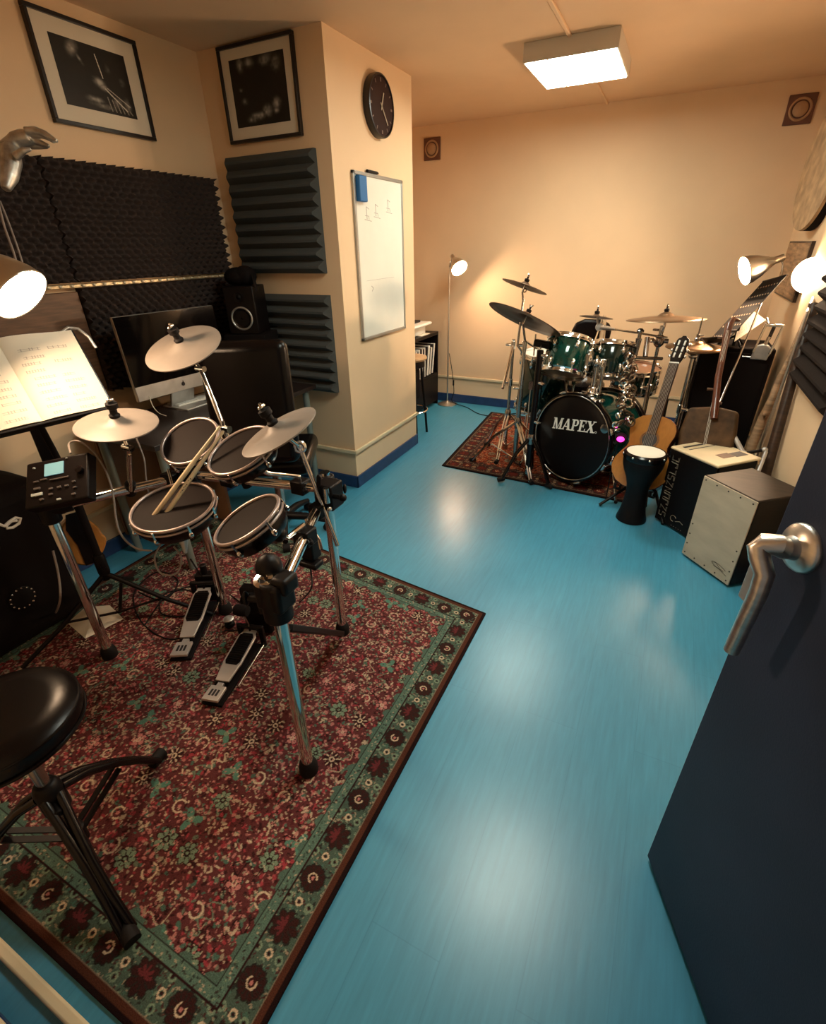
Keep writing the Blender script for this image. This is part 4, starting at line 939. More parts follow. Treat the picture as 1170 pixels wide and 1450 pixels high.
for k in range(5):
    a = k*2*PI/5+.4; d = V3((math.cos(a), math.sin(a), 0)); p = V3((sc_.x,sc_.y,.10))
    lg = build(MB().tube([p, p+d*.15+V3((0,0,-.005)), p+d*.27+V3((0,0,-.03))], [.026,.022,.016], 12), 'leg', M['black'], t)
    build(MB().cyl(p+d*.27+V3((-d.y*.02,d.x*.02,-.072)), p+d*.27+V3((d.y*.02,-d.x*.02,-.072)), .026, 18), 'caster', M['rubber'], lg)

# ---- black bag / case and orange guitar at the far left
t = thing('black_bag', 'bulky black bag with white swirl emblem leaning at the left wall', 'bag', (-2.42,.74,0))
bc = V3((-2.41,.70,.36))
build(MB().box(bc, (.32,.58,.70)), 'body', M['blackmatte'], t, bevel=.07, seg=4)
fx = bc.x+.162
mb = MB(); sw = [(0.0,.0),(.03,.02),(.07,.035),(.105,.03),(.11,.012),(.08,-.01),(.04,-.025),(.025,-.04)]
def bz(y, z): return V3((fx, .70+y, .60+z))
mb.tube([P(x_,y_,x=fx) for x_, y_ in ((-2,742),(6,745),(14,738),(22,733),(29,734),(27,741),(18,747),(10,748),(9,744),(16,738),(24,737))], .006, 8)
build(mb, 'emblem', M['white'], t)
mc = P(31, 846, x=fx); build(MB().lathe([(.05,0),(.05,.006),(.04,.010),(.0,.010)], mc, X3, 26), 'vent_disc', M['rubber'], t)
mb = MB()
for k in range(14): a = k*2*PI/14; mb.ball(mc+V3((.008, math.cos(a)*.046, math.sin(a)*.046)), .0045, 8)
build(mb, 'studs', M['chrome'], t)
build(MB().tube([V3((fx-.05,.55,.70)), V3((fx-.06,.58,.78)), V3((fx-.06,.74,.78)), V3((fx-.05,.78,.70))], .012, 8, flat=.5), 'strap', M['rubber'], t)
gc = P(112, 760, x=-2.34); t = thing('electric_guitar', 'orange bodied guitar with black centre half hidden under the desk', 'guitar', V3((gc.x,gc.y,.05)))
gu, gv, gn = V3((.35,.94,0)).normalized(), V3((-.10,.05,.99)).normalized(), V3((.93,-.35,.08)).normalized()
def gpt(a, b, o=0): return gc+gu*a+gv*b+gn*o
M['orange'] = mat('amber_lacquer', (.42,.17,.035), .22, noise=.2, nscale=5, coat=.4)
outl = []
for k in range(48):
    a = 2*PI*k/48; rr = .092+.012*math.cos(2*a)-.018*abs(math.sin(a))**6; outl.append((rr*math.cos(a)*(1.0 if math.sin(a) < 0 else .88), .13*math.sin(a)))
build(MB().prism(outl, gpt(0,-.02,-.02), gu, gv, .045), 'body', M['orange'], t, bevel=.008)
build(MB().prism([(-.02,-.14),(.03,-.14),(.045,-.06),(.03,.03),(.05,.13),(-.02,.13),(-.04,.06),(-.02,-.03)], gpt(0,0,.026), gu, gv, .003), 'pickguard', M['blackgloss'], t)
build(MB().bar(gpt(0,.15,.035), gpt(0,.60,.030), .05, .022, gn), 'neck', M['blackgloss'], t)
# ================================================================== acoustic drum kit on the smaller rug
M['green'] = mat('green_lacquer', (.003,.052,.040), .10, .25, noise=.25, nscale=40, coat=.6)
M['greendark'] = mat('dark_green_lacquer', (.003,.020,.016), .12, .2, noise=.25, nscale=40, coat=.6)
M['blackhead'] = mat('black_drum_head', (.005,.003,.003), .38, spec=.22)
M['whitehead'] = mat('white_drum_head', (.78,.74,.64), .5, noise=.04, nscale=6)
M['clearhead'] = mat('brown_drum_head', (.17,.085,.05), .35, noise=.15, nscale=5)
M['bronze'] = mat('dark_bronze', (.095,.050,.026), .45, .6, noise=.25, nscale=3)
M['bronzelite'] = mat('bright_bronze', (.34,.20,.10), .30, .85, noise=.18, nscale=6)
M['bronzemid'] = mat('mid_bronze', (.20,.125,.072), .36, .8, noise=.2, nscale=5)
M['logo'] = mat('white_print', (.92,.90,.84), .5)
G2 = .008
def drum(name, label, c, n, r, h, lugs, shellm, topm, botm=None, group=None, hoopm=None, hint=None, cat='drum'):
    """c: centre of the top (batter) rim, n: up the drum"""
    c, n = V3(c), V3(n).normalized(); t = thing(name, label, cat, c-n*h, group)
    u, v, w = frame(n, hint)
    build(MB().lathe([(r*.93,-.004),(r*.955,-.012),(r*.955,-h+.012),(r*.93,-h+.004)], c, n, 44), 'shell', shellm, t)
    build(MB().lathe([(r*.975,-.006),(r*.96,-.001),(r*.2,.0005),(0,.0005)], c, n, 44, caps=False), 'batter_head', topm, t)
    build(MB().lathe([(r*.97,-h+.006),(r*.95,-h-.001),(0,-h-.001)], c, n, 44, caps=False), 'bottom_head', botm or topm, t)
    for k, (z, s) in enumerate(((0, 1), (-h, -1))):
        build(MB().lathe([(r*.975,z+s*.016),(r*1.0,z+s*.017),(r*1.01,z+s*.010),(r*1.0,z-s*.004),(r*1.035,z-s*.012),(r*.985,z-s*.014)], c, n, 44, caps=False).torus(c+n*(z+s*.016), n, r*.99, .004, 44, 6), 'hoop', hoopm or M['chrome'], t)
    for k in range(lugs):
        a = 2*PI*(k+.5)/lugs; d = u*math.cos(a)+v*math.sin(a); s_ = n.cross(d)
        for q, (z0, z, z1) in enumerate(((.008, -.048, -.062), (-h-.008, -h+.048, -h+.062)) if h > .2 else ((.008, -h*.5, -h-.008),)):
            mb = MB().ball(c+d*r*.975+n*z, .020, 10, (.8,.7,1.4), (d,s_,n)); mb.cyl(c+d*r*1.02+n*z0, c+d*r*1.0+n*z1, .0038, 8); mb.box(c+d*r*1.02+n*z0, (.012,.016,.016), (d,s_,n))
            build(mb, 'lug', M['chrome'], t)
    return t, u, v, w

# ---- bass drum
BC, BN, BR, BH = V3((-.442,3.36,.345)), V3((-.434,-.890,.085)).normalized(), .300, .42
t = thing('bass_drum', 'black-fronted green bass drum with white lettering on its head', 'drum', V3((-.36,3.53,G2)))
bu = V3((0,0,1)).cross(BN).normalized()*1; bv = BN.cross(bu)
build(MB().lathe([(BR*.95,-.01),(BR*.955,-.03),(BR*.955,-BH+.03),(BR*.95,-BH+.01)], BC, BN, 56), 'shell', M['green'], t)
build(MB().lathe([(BR*.985,-.008),(BR*.95,-.002),(BR*.5,.002),(0,.003)], BC, BN, 56, caps=False), 'front_head', M['blackhead'], t)
build(MB().lathe([(BR*.985,-BH),(0,-BH-.003)], BC, BN, 56, caps=False), 'batter_head', M['whitehead'], t)
for z in (0, -BH): build(MB().lathe([(BR*.965,z+.012),(BR*1.035,z+.012),(BR*1.04,z+.008),(BR*1.04,z-.030),(BR*1.03,z-.034),(BR*.985,z-.034)], BC, BN, 56, caps=False), 'hoop', M['blackgloss'], t)
mb = MB().torus(BC+BN*.012, BN, BR*.985, .005, 56, 8); build(mb, 'hoop_inlay', M['chromedark'], t)
for k in range(8):
    a = 2*PI*(k+.5)/8; d = bu*math.cos(a)+bv*math.sin(a); s_ = BN.cross(d)
    for z in (0, -BH):
        s = 1 if z == 0 else -1
        mb = MB().ball(BC+d*BR*.975+BN*(z-s*.10), .022, 10, (.8,.7,1.6), (d,s_,BN)); mb.cyl(BC+d*BR*1.05+BN*(z+s*.012), BC+d*BR*1.03+BN*(z-s*.10), .0045, 8)
        mb.box(BC+d*BR*1.055+BN*(z+s*.004), (.016,.036,.022), (d,s_,BN)); mb.cyl(BC+d*BR*1.055+BN*(z+s*.02)-s_*.022, BC+d*BR*1.055+BN*(z+s*.02)+s_*.022, .0055, 8)
        build(mb, 'tension_claw', M['chrome'], t, bevel=.002)
# white lettering on the front head
def glyphs():
    def st(x, w=.20): return [(x,0),(x+w,0),(x+w,1),(x,1)]
    def sf(x, y, w): return [(x,y),(x+w,y),(x+w,y+.09),(x,y+.09)]
    g = {}
    g['M'] = (1.16, [st(.10,.12), st(.84,.22), [(.10,1),(.34,1),(.62,.12),(.50,.0),(.46,.0)], [(.50,.0),(.62,.12),(.86,1),(1.0,1),(.62,0)], sf(0,0,.34), sf(.72,0,.44), sf(0,.91,.30), sf(.84,.91,.32)])
    g['A'] = (1.0, [[(.02,0),(.16,0),(.56,1),(.46,1)], [(.62,0),(.90,0),(.62,1),(.42,1)], [(.22,.26),(.74,.26),(.72,.36),(.26,.36)], sf(-.06,0,.32), sf(.54,0,.46)])
    g['P'] = (.84, [st(.12,.22), [(.3,.90),(.56,.90),(.60,1),(.3,1)], [(.3,.42),(.56,.42),(.62,.50),(.3,.51)], [(.56,.42),(.74,.52),(.80,.68),(.80,.78),(.58,.78),(.58,.62)], [(.58,.70),(.80,.70),(.76,.88),(.60,1),(.54,.92)], sf(0,0,.46), sf(0,.91,.30)])
    g['E'] = (.84, [st(.12,.22), sf(0,0,.74), sf(0,.91,.74), [(.3,.46),(.56,.46),(.56,.55),(.3,.55)], [(.66,.0),(.76,.0),(.80,.30),(.72,.26)], [(.66,1),(.76,1),(.76,.72),(.70,.76)], [(.52,.36),(.57,.36),(.57,.66),(.52,.66)]])
    g['X'] = (.95, [[(.06,1),(.34,1),(.92,0),(.64,0)], [(.10,0),(.22,0),(.88,1),(.76,1)], sf(-.04,0,.36), sf(.56,0,.44), sf(0,.91,.42), sf(.64,.91,.34)])
    return g
def head_pt(px, py):
    r = ray(px, py); return CAM+r*((BC-CAM).dot(BN)/r.dot(BN))
l0, l1 = head_pt(782.5, 606), head_pt(841, 613.5); hvec = head_pt(789, 591)-head_pt(783, 606)
lu = (l1-l0).normalized(); lv = BN.cross(lu); hh = abs(hvec.dot(lv)); gl = glyphs(); tot = sum(gl[c][0] for c in 'MAPEX'); ws = (l1-l0).length/(tot*hh)
mb = MB(); x = 0
for ch in 'MAPEX':
    wd, polys = gl[ch]
    for k, pl in enumerate(polys):
        q = [((x+a)*hh*ws+b*hh*.20, b*hh) for a, b in pl]; ar = sum(q[i][0]*q[(i+1) % len(q)][1]-q[(i+1) % len(q)][0]*q[i][1] for i in range(len(q)))
        mb.prism(q if ar > 0 else q[::-1], l0+BN*(.0032+.00006*k), lu, lv, .0012)
    x += wd
mb.torus(l1+lu*.016+lv*.008+BN*.004, BN, .006, .0016, 14, 6)
build(mb, 'lettering', M['logo'], t, flatshade=True)
em = head_pt(857, 607); build(MB().lathe([(.030,0),(.030,.004),(.022,.006),(0,.006)], em+BN*.003, BN, 22).lathe([(.018,.006),(.0,.007)], em+BN*.003, BN, 16), 'port_badge', M['chromedark'], t)
# spurs and tom holder
for sg, foot in ((1, None), (-1, None)):
    a = BC-BN*.10+bu*sg*BR*.93-bv*.10; f = V3((a.x,a.y,0))+bu*sg*.14+BN*.10; f.z = G2+.006
    mb = MB().ball(a, .032, 12, (1,1,1.2)).cyl(a, f, .008, 10); build(mb, 'spur', M['chrome'], t)
    build(MB().ball(f, .013, 10), 'spur_foot', M['rubber'], t)
hc = BC-BN*.15+bv*BR*.95
build(MB().lathe([(.055,-.03),(.055,.01),(.04,.02),(.035,.05),(.03,.06)], hc, bv, 22).box(hc+bv*.012, (.13,.075,.02), (bu,BN,bv)), 'holder_base', M['chrome'], t, bevel=.004)
hp1 = hc+V3((0,0,.235))
build(MB().cyl(hc, hp1, .019, 16).cyl(hc+bu*.05, hc+bu*.05+V3((0,0,.20)), .014, 14), 'holder_post', M['chrome'], t)

# ---- two rack toms
tA, nA = P(808, 483, d=3.30), V3((.06,.42,.90)); tB, nB = P(870, 489, d=3.36), V3((.0,.30,.95))
drum('rack_tom', 'green rack tom above the bass drum, the left one under the big cymbal', tA, nA, .150, .215, 6, M['green'], M['blackhead'], M['clearhead'], 'green rack toms')
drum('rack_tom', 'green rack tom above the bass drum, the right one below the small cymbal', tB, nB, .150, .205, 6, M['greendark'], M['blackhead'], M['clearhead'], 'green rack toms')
tmid = {}
for tc_, tn_, hh_ in ((tA, nA.normalized(), .215), (tB, nB.normalized(), .205)):
    m_ = tc_-tn_*hh_*.55; dv = (hp1-m_); dv.z = 0; dv.normalize(); k = m_+dv*.15
    build(MB().tube([hp1+V3((0,0,-.03)), hp1+V3((0,0,.03)).lerp(k,.2), k], .011, 10).ball(k, .030, 12, (1,1,1.5)).box(k-dv*.008, (.07,.03,.09), (dv.cross(Z3),dv,Z3)).ball(hp1+V3((0,0,-.02)), .032, 12), 'tom_arm', M['chrome'], t, bevel=.003)

# ---- floor tom, snare
fc = P(776, 503, d=3.62); fh = .40
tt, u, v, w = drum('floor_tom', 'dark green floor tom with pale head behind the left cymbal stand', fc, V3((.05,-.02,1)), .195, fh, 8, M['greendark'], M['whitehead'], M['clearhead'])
for k in range(3):
    a = k*2*PI/3+PI*.75; d = V3((math.cos(a), math.sin(a), 0)); p = V3((fc.x,fc.y,fc.z-.18))+d*.215
    lg = build(MB().tube([p, V3((p.x,p.y,.10)), V3((p.x+d.x*.04,p.y+d.y*.04,G2+.014))], .006, 10).box(p, (.03,.03,.06)), 'leg', M['chrome'], tt)
    build(MB().ball((p.x+d.x*.045,p.y+d.y*.045,G2+.016), .015, 10), 'foot', M['rubber'], lg)
sc2 = P(902, 522, d=3.76)
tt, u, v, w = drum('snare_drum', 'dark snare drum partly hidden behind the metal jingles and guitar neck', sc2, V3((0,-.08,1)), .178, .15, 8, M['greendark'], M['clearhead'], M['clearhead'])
sb_ = V3((sc2.x,sc2.y,0))
st_ = thing('snare_stand', 'chrome tripod stand carrying the dark snare drum', 'stand', sb_+V3((0,0,G2)))
mb = MB().cyl(sb_+V3((0,0,.10)), sb_+V3((0,0,sc2.z-.19)), .012, 12); build(mb, 'column', M['chrome'], st_)
for k in range(3):
    a = k*2*PI/3+.3; d = V3((math.cos(a), math.sin(a), 0)); build(MB().tube([sb_+V3((0,0,.24)), sb_+d*.12+V3((0,0,.12)), sb_+d*.20+V3((0,0,G2+.01))], .007, 8), 'leg', M['chrome'], st_)
    build(MB().tube([sb_+V3((0,0,sc2.z-.19)), sb_+d*.17+V3((0,0,sc2.z-.175)), sb_+d*.185+V3((0,0,sc2.z-.14))], .007, 8), 'basket_arm', M['chrome'], st_)

# ---- cymbals and stands
def cymbal(label, c, n, r, m, nut=True, bell=.2, deep=.034):
    c, n = V3(c), V3(n).normalized(); t = thing('cymbal', label, 'cymbal', c, 'cymbals of the green drum kit')
    h = r*deep*2.6
    prof = [(r,-h),(r*.8,-h*.62),(r*.5,-h*.22),(r*bell*1.15,0),(r*bell*.95,r*.03),(r*bell*.6,r*.085),(.006,r*.11)]
    build(MB().lathe(prof, c, n, 60, caps=False), 'disc', m, t, solid=.0022)
    if nut:
        u, v, w = frame(n); k = build(MB().lathe([(.014,r*.11),(.017,r*.11+.006),(.017,r*.11+.018),(.007,r*.11+.022),(.006,r*.11+.034),(0,r*.11+.036)], c, n, 16), 'felt', M['rubber'], t)
        b = c+n*(r*.11+.036); build(MB().ball(b, .008, 8).cyl(b, b+n*.012+u*.018, .004, 8).cyl(b, b+n*.012-u*.018, .004, 8), 'wing_nut', M['chromedark'], k)
    return t
cr_c, cr_n = CAM+(V3((-.750,3.027,1.163))-CAM)*1.11, V3((.297,.356,.886))
sp_c, sp_n = CAM+(V3((-.795,3.120,1.328))-CAM)*1.15, V3((.258,.224,.940))
mi_c, mi_n = CAM+(V3((-.400,3.384,1.140))-CAM)*1.10, V3((.052,.185,.981))
ri_c, ri_n = CAM+(V3((-.013,3.915,1.093))-CAM)*1.0, V3((-.055,.045,.997))
cymbal('large dark cymbal tilted steeply over the left rack tom', cr_c, cr_n, .255, M['bronze'])
cymbal('small tilted cymbal highest of all, above the large dark one', sp_c, sp_n, .160, M['bronze'])
cymbal('smallest flat cymbal in front of the black seat backrest', mi_c, mi_n, .110, M['bronze'])
cymbal('wide flat bright cymbal above the guitar headstock', ri_c, ri_n, .250, M['bronzemid'])
def tripod(t, base, zt, spread, ang, m=None, r=.0075, hub=.30, foot_m=None):
    m = m or M['chrome']
    for k in range(3):
        a = ang+k*2*PI/3; d = V3((math.cos(a), math.sin(a), 0)); sv = V3((-d.y,d.x,0)); f = base+d*spread; f.z = G2+.012; mb = MB()
        for sg in (-1,1): mb.tube([base+V3((0,0,hub))+sv*sg*.010+d*.02, f.lerp(base+V3((0,0,hub)),.5)+V3((0,0,.05))+sv*sg*.010, f+sv*sg*.008], r, 8)
        mb.bar(base+V3((0,0,.07)), f.lerp(base+V3((0,0,hub)),.45), .018, .004)
        lg = build(mb, 'leg', m, t); build(MB().tube([f-d*.025+V3((0,0,.01)), f+d*.025], [.016,.017], 12), 'foot', M['rubber'], lg)
    build(MB().lathe([(.018,hub-.04),(.025,hub-.03),(.025,hub+.03),(.018,hub+.045)], base, n=16).lathe([(.016,.05),(.022,.055),(.022,.09),(.016,.095)], base, n=16).cyl(base+V3((0,0,.06)), base+V3((0,0,hub)), .009), 'hub', M['chromedark'], t)
def joint(t, p, d=(1,0,0), r=.017):
    p, d = V3(p), V3(d).normalized(); s_ = Z3.cross(d); s_ = s_.normalized() if s_.length > .1 else Y3
    build(MB().lathe([(r*.75,-.03),(r,-.026),(r,.026),(r*.75,.03)], p, Z3, 14).cyl(p, p+d*.045, r*.6).ball(p+d*.05, r*.8, 10, (.6,1.7,.7), (d,s_,Z3)), 'wing_joint', M['chrome'], t)
sa = P(741, 655, z=G2); sa = V3((-.86,3.50,0))
t = thing('cymbal_stand', 'tall chrome cymbal stand with tripod legs at the left of the green kit', 'stand', sa+V3((0,0,G2)))
tripod(t, sa, 1, .33, math.radians(187), M['chrome'], .010, .36)
build(MB().cyl(sa+V3((0,0,.06)), sa+V3((0,0,.62)), .0185, 16), 'lower_tube', M['chromedark'], t); build(MB().cyl(sa+V3((0,0,.60)), sa+V3((0,0,.92)), .0145, 16), 'upper_tube', M['chrome'], t)
for z in (.62, .92): joint(t, sa+V3((0,0,z)), (-1,-.2,0))
top = sa+V3((0,0,.95))
build(MB().tube([top+V3((.10,.16,-.10)), top, cr_c-cr_n*.045, cr_c+cr_n*.02], [.009,.009,.008,.005], 12), 'boom', M['chrome'], t)
sp0 = sa+V3((-.045,-.02,.90)); build(MB().tube([sa+V3((0,0,.86)), sp0+V3((0,0,.02)), P(741,425,d=3.34), sp_c-sp_n*.05, sp_c+sp_n*.02], [.008,.008,.008,.007,.005], 12).torus(P(743,411,d=3.33), (CAM-sp_c), .012, .004, 14, 6), 'splash_arm', M['chromedark'], t)
# a second heavy stand with cowbell-like block right behind it
sb2 = V3((-.705,3.30,0)); t = thing('clamp_stand', 'dark straight stand with clamped black block just right of the tall cymbal stand', 'stand', sb2+V3((0,0,G2)))
tripod(t, sb2, 1, .20, math.radians(215), M['blackgloss'], .008, .32)
build(MB().cyl(sb2+V3((0,0,.05)), sb2+V3((0,0,.93)), .021, 14), 'tube', M['blackgloss'], t)
for z in (.45, .72, .90): joint(t, sb2+V3((0,0,z)), (.9,-.4,0), .019)
bl = P(768, 487, d=3.28)
build(MB().cyl(sb2+V3((0,0,bl.z)), bl, .006, 10).cyl(bl+V3((-.05,0,.06)), bl+V3((-.05,0,-.08)), .005, 8), 'block_rod', M['chromedark'], t)
build(MB().box(bl, (.11,.05,.045), (V3((1,-.05,-.12)).normalized(),V3((.05,1,0)).normalized(),V3((.12,0,1)).normalized())), 'block', M['black'], t, bevel=.008)
# third thin leaning stand rods at far left
sb3 = V3((-1.0,3.72,0)); t = thing('boom_stand', 'thin folded boom stand at the left edge of the smaller rug', 'stand', sb3+V3((0,0,G2)))
tripod(t, sb3, 1, .22, math.radians(150), M['chrome'], .007, .34)
build(MB().cyl(sb3+V3((0,0,.05)), sb3+V3((0,0,.92)), .012, 12), 'tube', M['chromedark'], t)
hp_ = sb3+V3((0,0,.88)); joint(t, hp_, (-1,0,0)); joint(t, sb3+V3((0,0,.6)), (-1,0,0))
build(MB().cyl(hp_, P(712,550,d=3.5), .010, 12), 'folded_boom', M['chrome'], t)
# ride stand, mini cymbal boom, hi-hat
sr = V3((ri_c.x-.01,ri_c.y+.02,0)); t = thing('cymbal_stand', 'chrome cymbal stand under the wide flat bright cymbal', 'stand', sr+V3((0,0,G2)))
tripod(t, sr, 1, .21, math.radians(100), M['chromedark'], .008, .30)
build(MB().cyl(sr+V3((0,0,.06)), sr+V3((0,0,.60)), .016, 16), 'lower_tube', M['chromedark'], t)
build(MB().tube([sr+V3((0,0,.58)), sr+V3((0,0,.96)), ri_c-ri_n*.06, ri_c+ri_n*.02], [.012,.012,.009,.005], 12), 'upper_tube', M['chrome'], t)
jr = sr+V3((0,0,.93)); joint(t, jr, (-1,-.3,0), .022); joint(t, sr+V3((0,0,.60)), (-1,-.3,0), .020); joint(t, sr+V3((0,0,1.0)), (-1,.2,0), .014)
build(MB().ball(jr, .038, 14, (1,.8,1.2)).cyl(jr+V3((-.06,0,0)), jr+V3((.06,0,0)), .016), 'multi_clamp', M['chromedark'], t, bevel=.003)
mb0, mb1 = P(849, 463, d=3.30), P(934, 476, d=3.30)
build(MB().tube([mb1+V3((.05,.02,-.01)), mb0], .0065, 10), 'long_boom', M['chrome'], t)
build(MB().lathe([(.024,-.010),(.026,-.006),(.026,.006),(.024,.010)], mb0, (CAM-mb0), 22).tube([mb0, mb0.lerp(mi_c,.5), mi_c+mi_n*.02], [.014,.008,.0045], 12).tube([mb0, mb0.lerp(mb1,.25)], [.020,.008], 12), 'boom_tilter', M['silver'], t)
# mallet-like chrome clamp at the boom's middle
cm = P(903, 490, d=3.28); t2 = t
build(MB().cyl(cm+V3((0,0,.09)), cm+V3((0,0,-.06)), .012, 12).lathe([(.0,.085),(.022,.09),(.024,.10),(.012,.112),(0,.114)], cm, n=16).tube([cm+V3((0,0,.05)), cm+V3((0,0,-.02)), cm+V3((-.004,0,-.10))], [.020,.014,.009], 12), 'hanging_clamp', M['chromedark'], t)
build(MB().cyl(P(917,478,d=3.29), P(914,505,d=3.29), .017, 12).cyl(P(895,506,d=3.29), P(938,508,d=3.30), .011, 12), 'clamp_bar', M['chromedark'], t)
hc_ = P(985, 491, d=3.06); t = thing('hi_hat', 'pair of copper coloured hi-hat cymbals closed on their stand', 'hi-hat', V3((hc_.x,hc_.y,0)))
hb_ = V3((hc_.x,hc_.y,0))
build(MB().lathe([(.172,-.004),(.13,.006),(.05,.014),(.036,.028),(.01,.034)], hc_+V3((0,0,.002)), Z3, 48, caps=False), 'top_cymbal', M['bronzelite'], t, solid=.002)
build(MB().lathe([(.172,-.006),(.13,-.016),(.05,-.024),(.036,-.038),(.01,-.044)], hc_+V3((0,0,-.002)), Z3, 48, caps=False), 'bottom_cymbal', M['bronzelite'], t, solid=.002)
build(MB().cyl(hb_+V3((0,0,.05)), hc_+V3((0,0,.17)), .0045, 10), 'pull_rod', M['chromedark'], t)
build(MB().lathe([(.016,.034),(.016,.05),(.010,.056),(.010,.075),(0,.078)], hc_, n=14).cyl(hc_+V3((0,0,.065)), hc_+V3((.03,0,.068)), .005), 'clutch', M['chromedark'], t)
build(MB().cyl(hb_+V3((0,0,.05)), hc_+V3((0,0,-.05)), .0125, 14).lathe([(.02,-.07),(.03,-.06),(.03,-.05),(0,-.045)], hc_, n=16), 'tube', M['chrome'], t); joint(t, hb_+V3((0,0,.55)), (1,-.3,0), .018)
tripod(t, hb_, 1, .25, math.radians(60), M['chromedark'], .007, .30)

# ---- drummer's seat with backrest
bt = P(837, 458, d=4.15); t = thing('drum_stool', 'black drum seat with rounded backrest behind the toms', 'stool', V3((bt.x,bt.y,0)))
q = [P(*p_, d=4.15) for p_ in ((812,486),(814,472),(822,464),(836,457),(850,459),(857,468),(857,484),(848,500),(838,507),(826,503))]
cen = sum(q, V3())/len(q); nb = (CAM-cen); nb.z = 0; nb.normalize(); ub = Z3.cross(nb).normalized(); 
poly = [((p_-cen).dot(ub), (p_-cen).dot(Z3)) for p_ in q]; poly = poly[::-1] if sum(poly[i][0]*poly[(i+1) % 10][1]-poly[(i+1) % 10][0]*poly[i][1] for i in range(10)) < 0 else poly
build(MB().prism([(a*1.1,b*1.1) for a,b in ((-.13,-.11),(-.07,-.135),(.07,-.135),(.13,-.11),(.145,.06),(.125,.115),(.06,.145),(-.06,.145),(-.125,.115),(-.145,.06))], cen-nb*.03, ub, Z3, .06), 'backrest', M['leather'], t, bevel=.022, seg=4)
sb4 = V3((cen.x,cen.y,0))+nb*-.02; build(MB().lathe([(0,.43),(.16,.43),(.175,.46),(.17,.49),(.10,.51),(0,.51)], sb4+nb*.20, n=36), 'seat', M['leather'], t)
build(MB().cyl(sb4+nb*.20+V3((0,0,.08)), sb4+nb*.20+V3((0,0,.44)), .016, 14).bar(sb4+nb*.16+V3((0,0,.43)), cen-nb*.035+V3((0,0,-.10)), .05, .01, nb), 'column', M['chromedark'], t)
for k in range(3):
    a = k*2*PI/3+.2; d = V3((math.cos(a), math.sin(a), 0)); p = sb4+nb*.20; build(MB().tube([p+V3((0,0,.24)), p+d*.25+V3((0,0,G2+.012))], .011, 10), 'leg', M['black'], t)

# ---- bunch of metal jingles hanging in a column, glowing blob added for a pink glint
ja, jb = P(893, 503, d=3.08), P(884, 602, d=3.00); t = thing('jingle_bunch', 'column of small shiny dark metal jingles hanging beside the right rack tom', 'rattle', jb)
RR = random.Random(9); k1_, k2_, k3_ = MB(), MB(), MB()
for k in range(50):
    f = k/49; wdt = .020+.030*f; p = ja.lerp(jb, f)+V3((RR.uniform(-wdt,wdt), RR.uniform(-wdt,wdt)*.7, RR.uniform(-.006,.006))); ax = V3((RR.uniform(-1,1), RR.uniform(-1,1), RR.uniform(-.6,.6)+.2))
    (k1_ if k % 2 else k2_).torus(p, ax, RR.uniform(.015,.027), .0065, 16, 6)
build(k1_, 'jingles', M['chrome'], t); build(k2_, 'jingles', M['bronze'], t); build(MB().tube([ja+V3((0,0,.05)), ja, ja.lerp(jb,.5), jb], .004, 8), 'cord', M['rubber'], t)
pl = P(879, 622, d=3.05); t = thing('pink_glint', 'small glowing pink blob standing in for a glint on the bass drum hoop', 'glint', V3((pl.x,pl.y,pl.z-.04)))
M['pink'] = mat('pink_glint_glow', (.8,.05,.45), .2, emit=(1,.03,.42), estr=1.6)  # emission stands in for a magenta glint on the hoop, no lamp there
build(MB().ball(pl, .019, 16, (1.2,.8,.9)), 'glint_blob', M['pink'], t)
build(MB().tube([pl+V3((-.01,.02,-.02)), pl+V3((-.02,.05,-.15)), V3((pl.x-.02,pl.y+.06,G2+.004))], .004, 8).lathe([(.034,-.004),(.036,.012),(.028,.02)], pl+V3((0,.018,0)), (0,1,0), 18), 'holder', M['rubber'], t)  # holder added to carry the glowing blob
# ================================================================== right side and back of the room
# ---- classical guitar on a stand
M['spruce'] = mat('spruce_top', (.36,.145,.028), .2, noise=.10, nscale=9, stretch=(9,9,1), coat=.5)
M['rosewood'] = mat('rosewood_side', (.10,.018,.012), .2, noise=.3, nscale=8, coat=.5)
M['fretwood'] = mat('fretboard_wood', (.045,.020,.011), .45, noise=.25, nscale=12, spec=.25)
gb = P(897, 692, d=3.02); gt = P(969, 474, d=2.92)                      # tail end and head end
gv = (gt-gb).normalized(); gl = (gt-gb).length
gn = (CAM-gb); gn = gn-gv*gn.dot(gv); gn.normalize(); gn = (gn+V3((-.25,0,0))); gn = (gn-gv*gn.dot(gv)).normalized(); gu = gv.cross(gn)
k_ = gl/1.0
def gq(a, b, o=0): return gb+gu*(a*k_)+gv*(b*k_)+gn*(o*k_)
t = thing('acoustic_guitar', 'classical acoustic guitar with amber top and slotted black headstock', 'guitar', gb)
half = [(0,0),(.07,.004),(.125,.03),(.165,.075),(.182,.125),(.176,.175),(.150,.222),(.124,.262),(.118,.292),(.126,.330),(.138,.368),(.138,.408),(.122,.445),(.085,.472),(.04,.484),(0,.486)]
outl = half+[(-x_, y_) for x_, y_ in half[-2:0:-1]]
body = build(MB().prism([(x_*k_, y_*k_) for x_, y_ in outl], gq(0,0,-.095), gu, gv, .093*k_), 'body', M['rosewood'], t, bevel=.004)
build(MB().prism([(x_*k_*.985, (y_-.24)*k_*.985+.24*k_) for x_, y_ in outl], gq(0,0,-.0015), gu, gv, .003*k_), 'soundboard', M['spruce'], t)
build(MB().lathe([(.044,0),(.044,.0006),(0,.0006)], gq(0,.325,.0018), gn, 32), 'soundhole', M['ink'], t)
mb = MB().torus(gq(0,.325,.002), gn, .050, .0022, 36, 6).torus(gq(0,.325,.002), gn, .056, .001, 36, 6); build(mb, 'rosette', M['brownwood'], t)
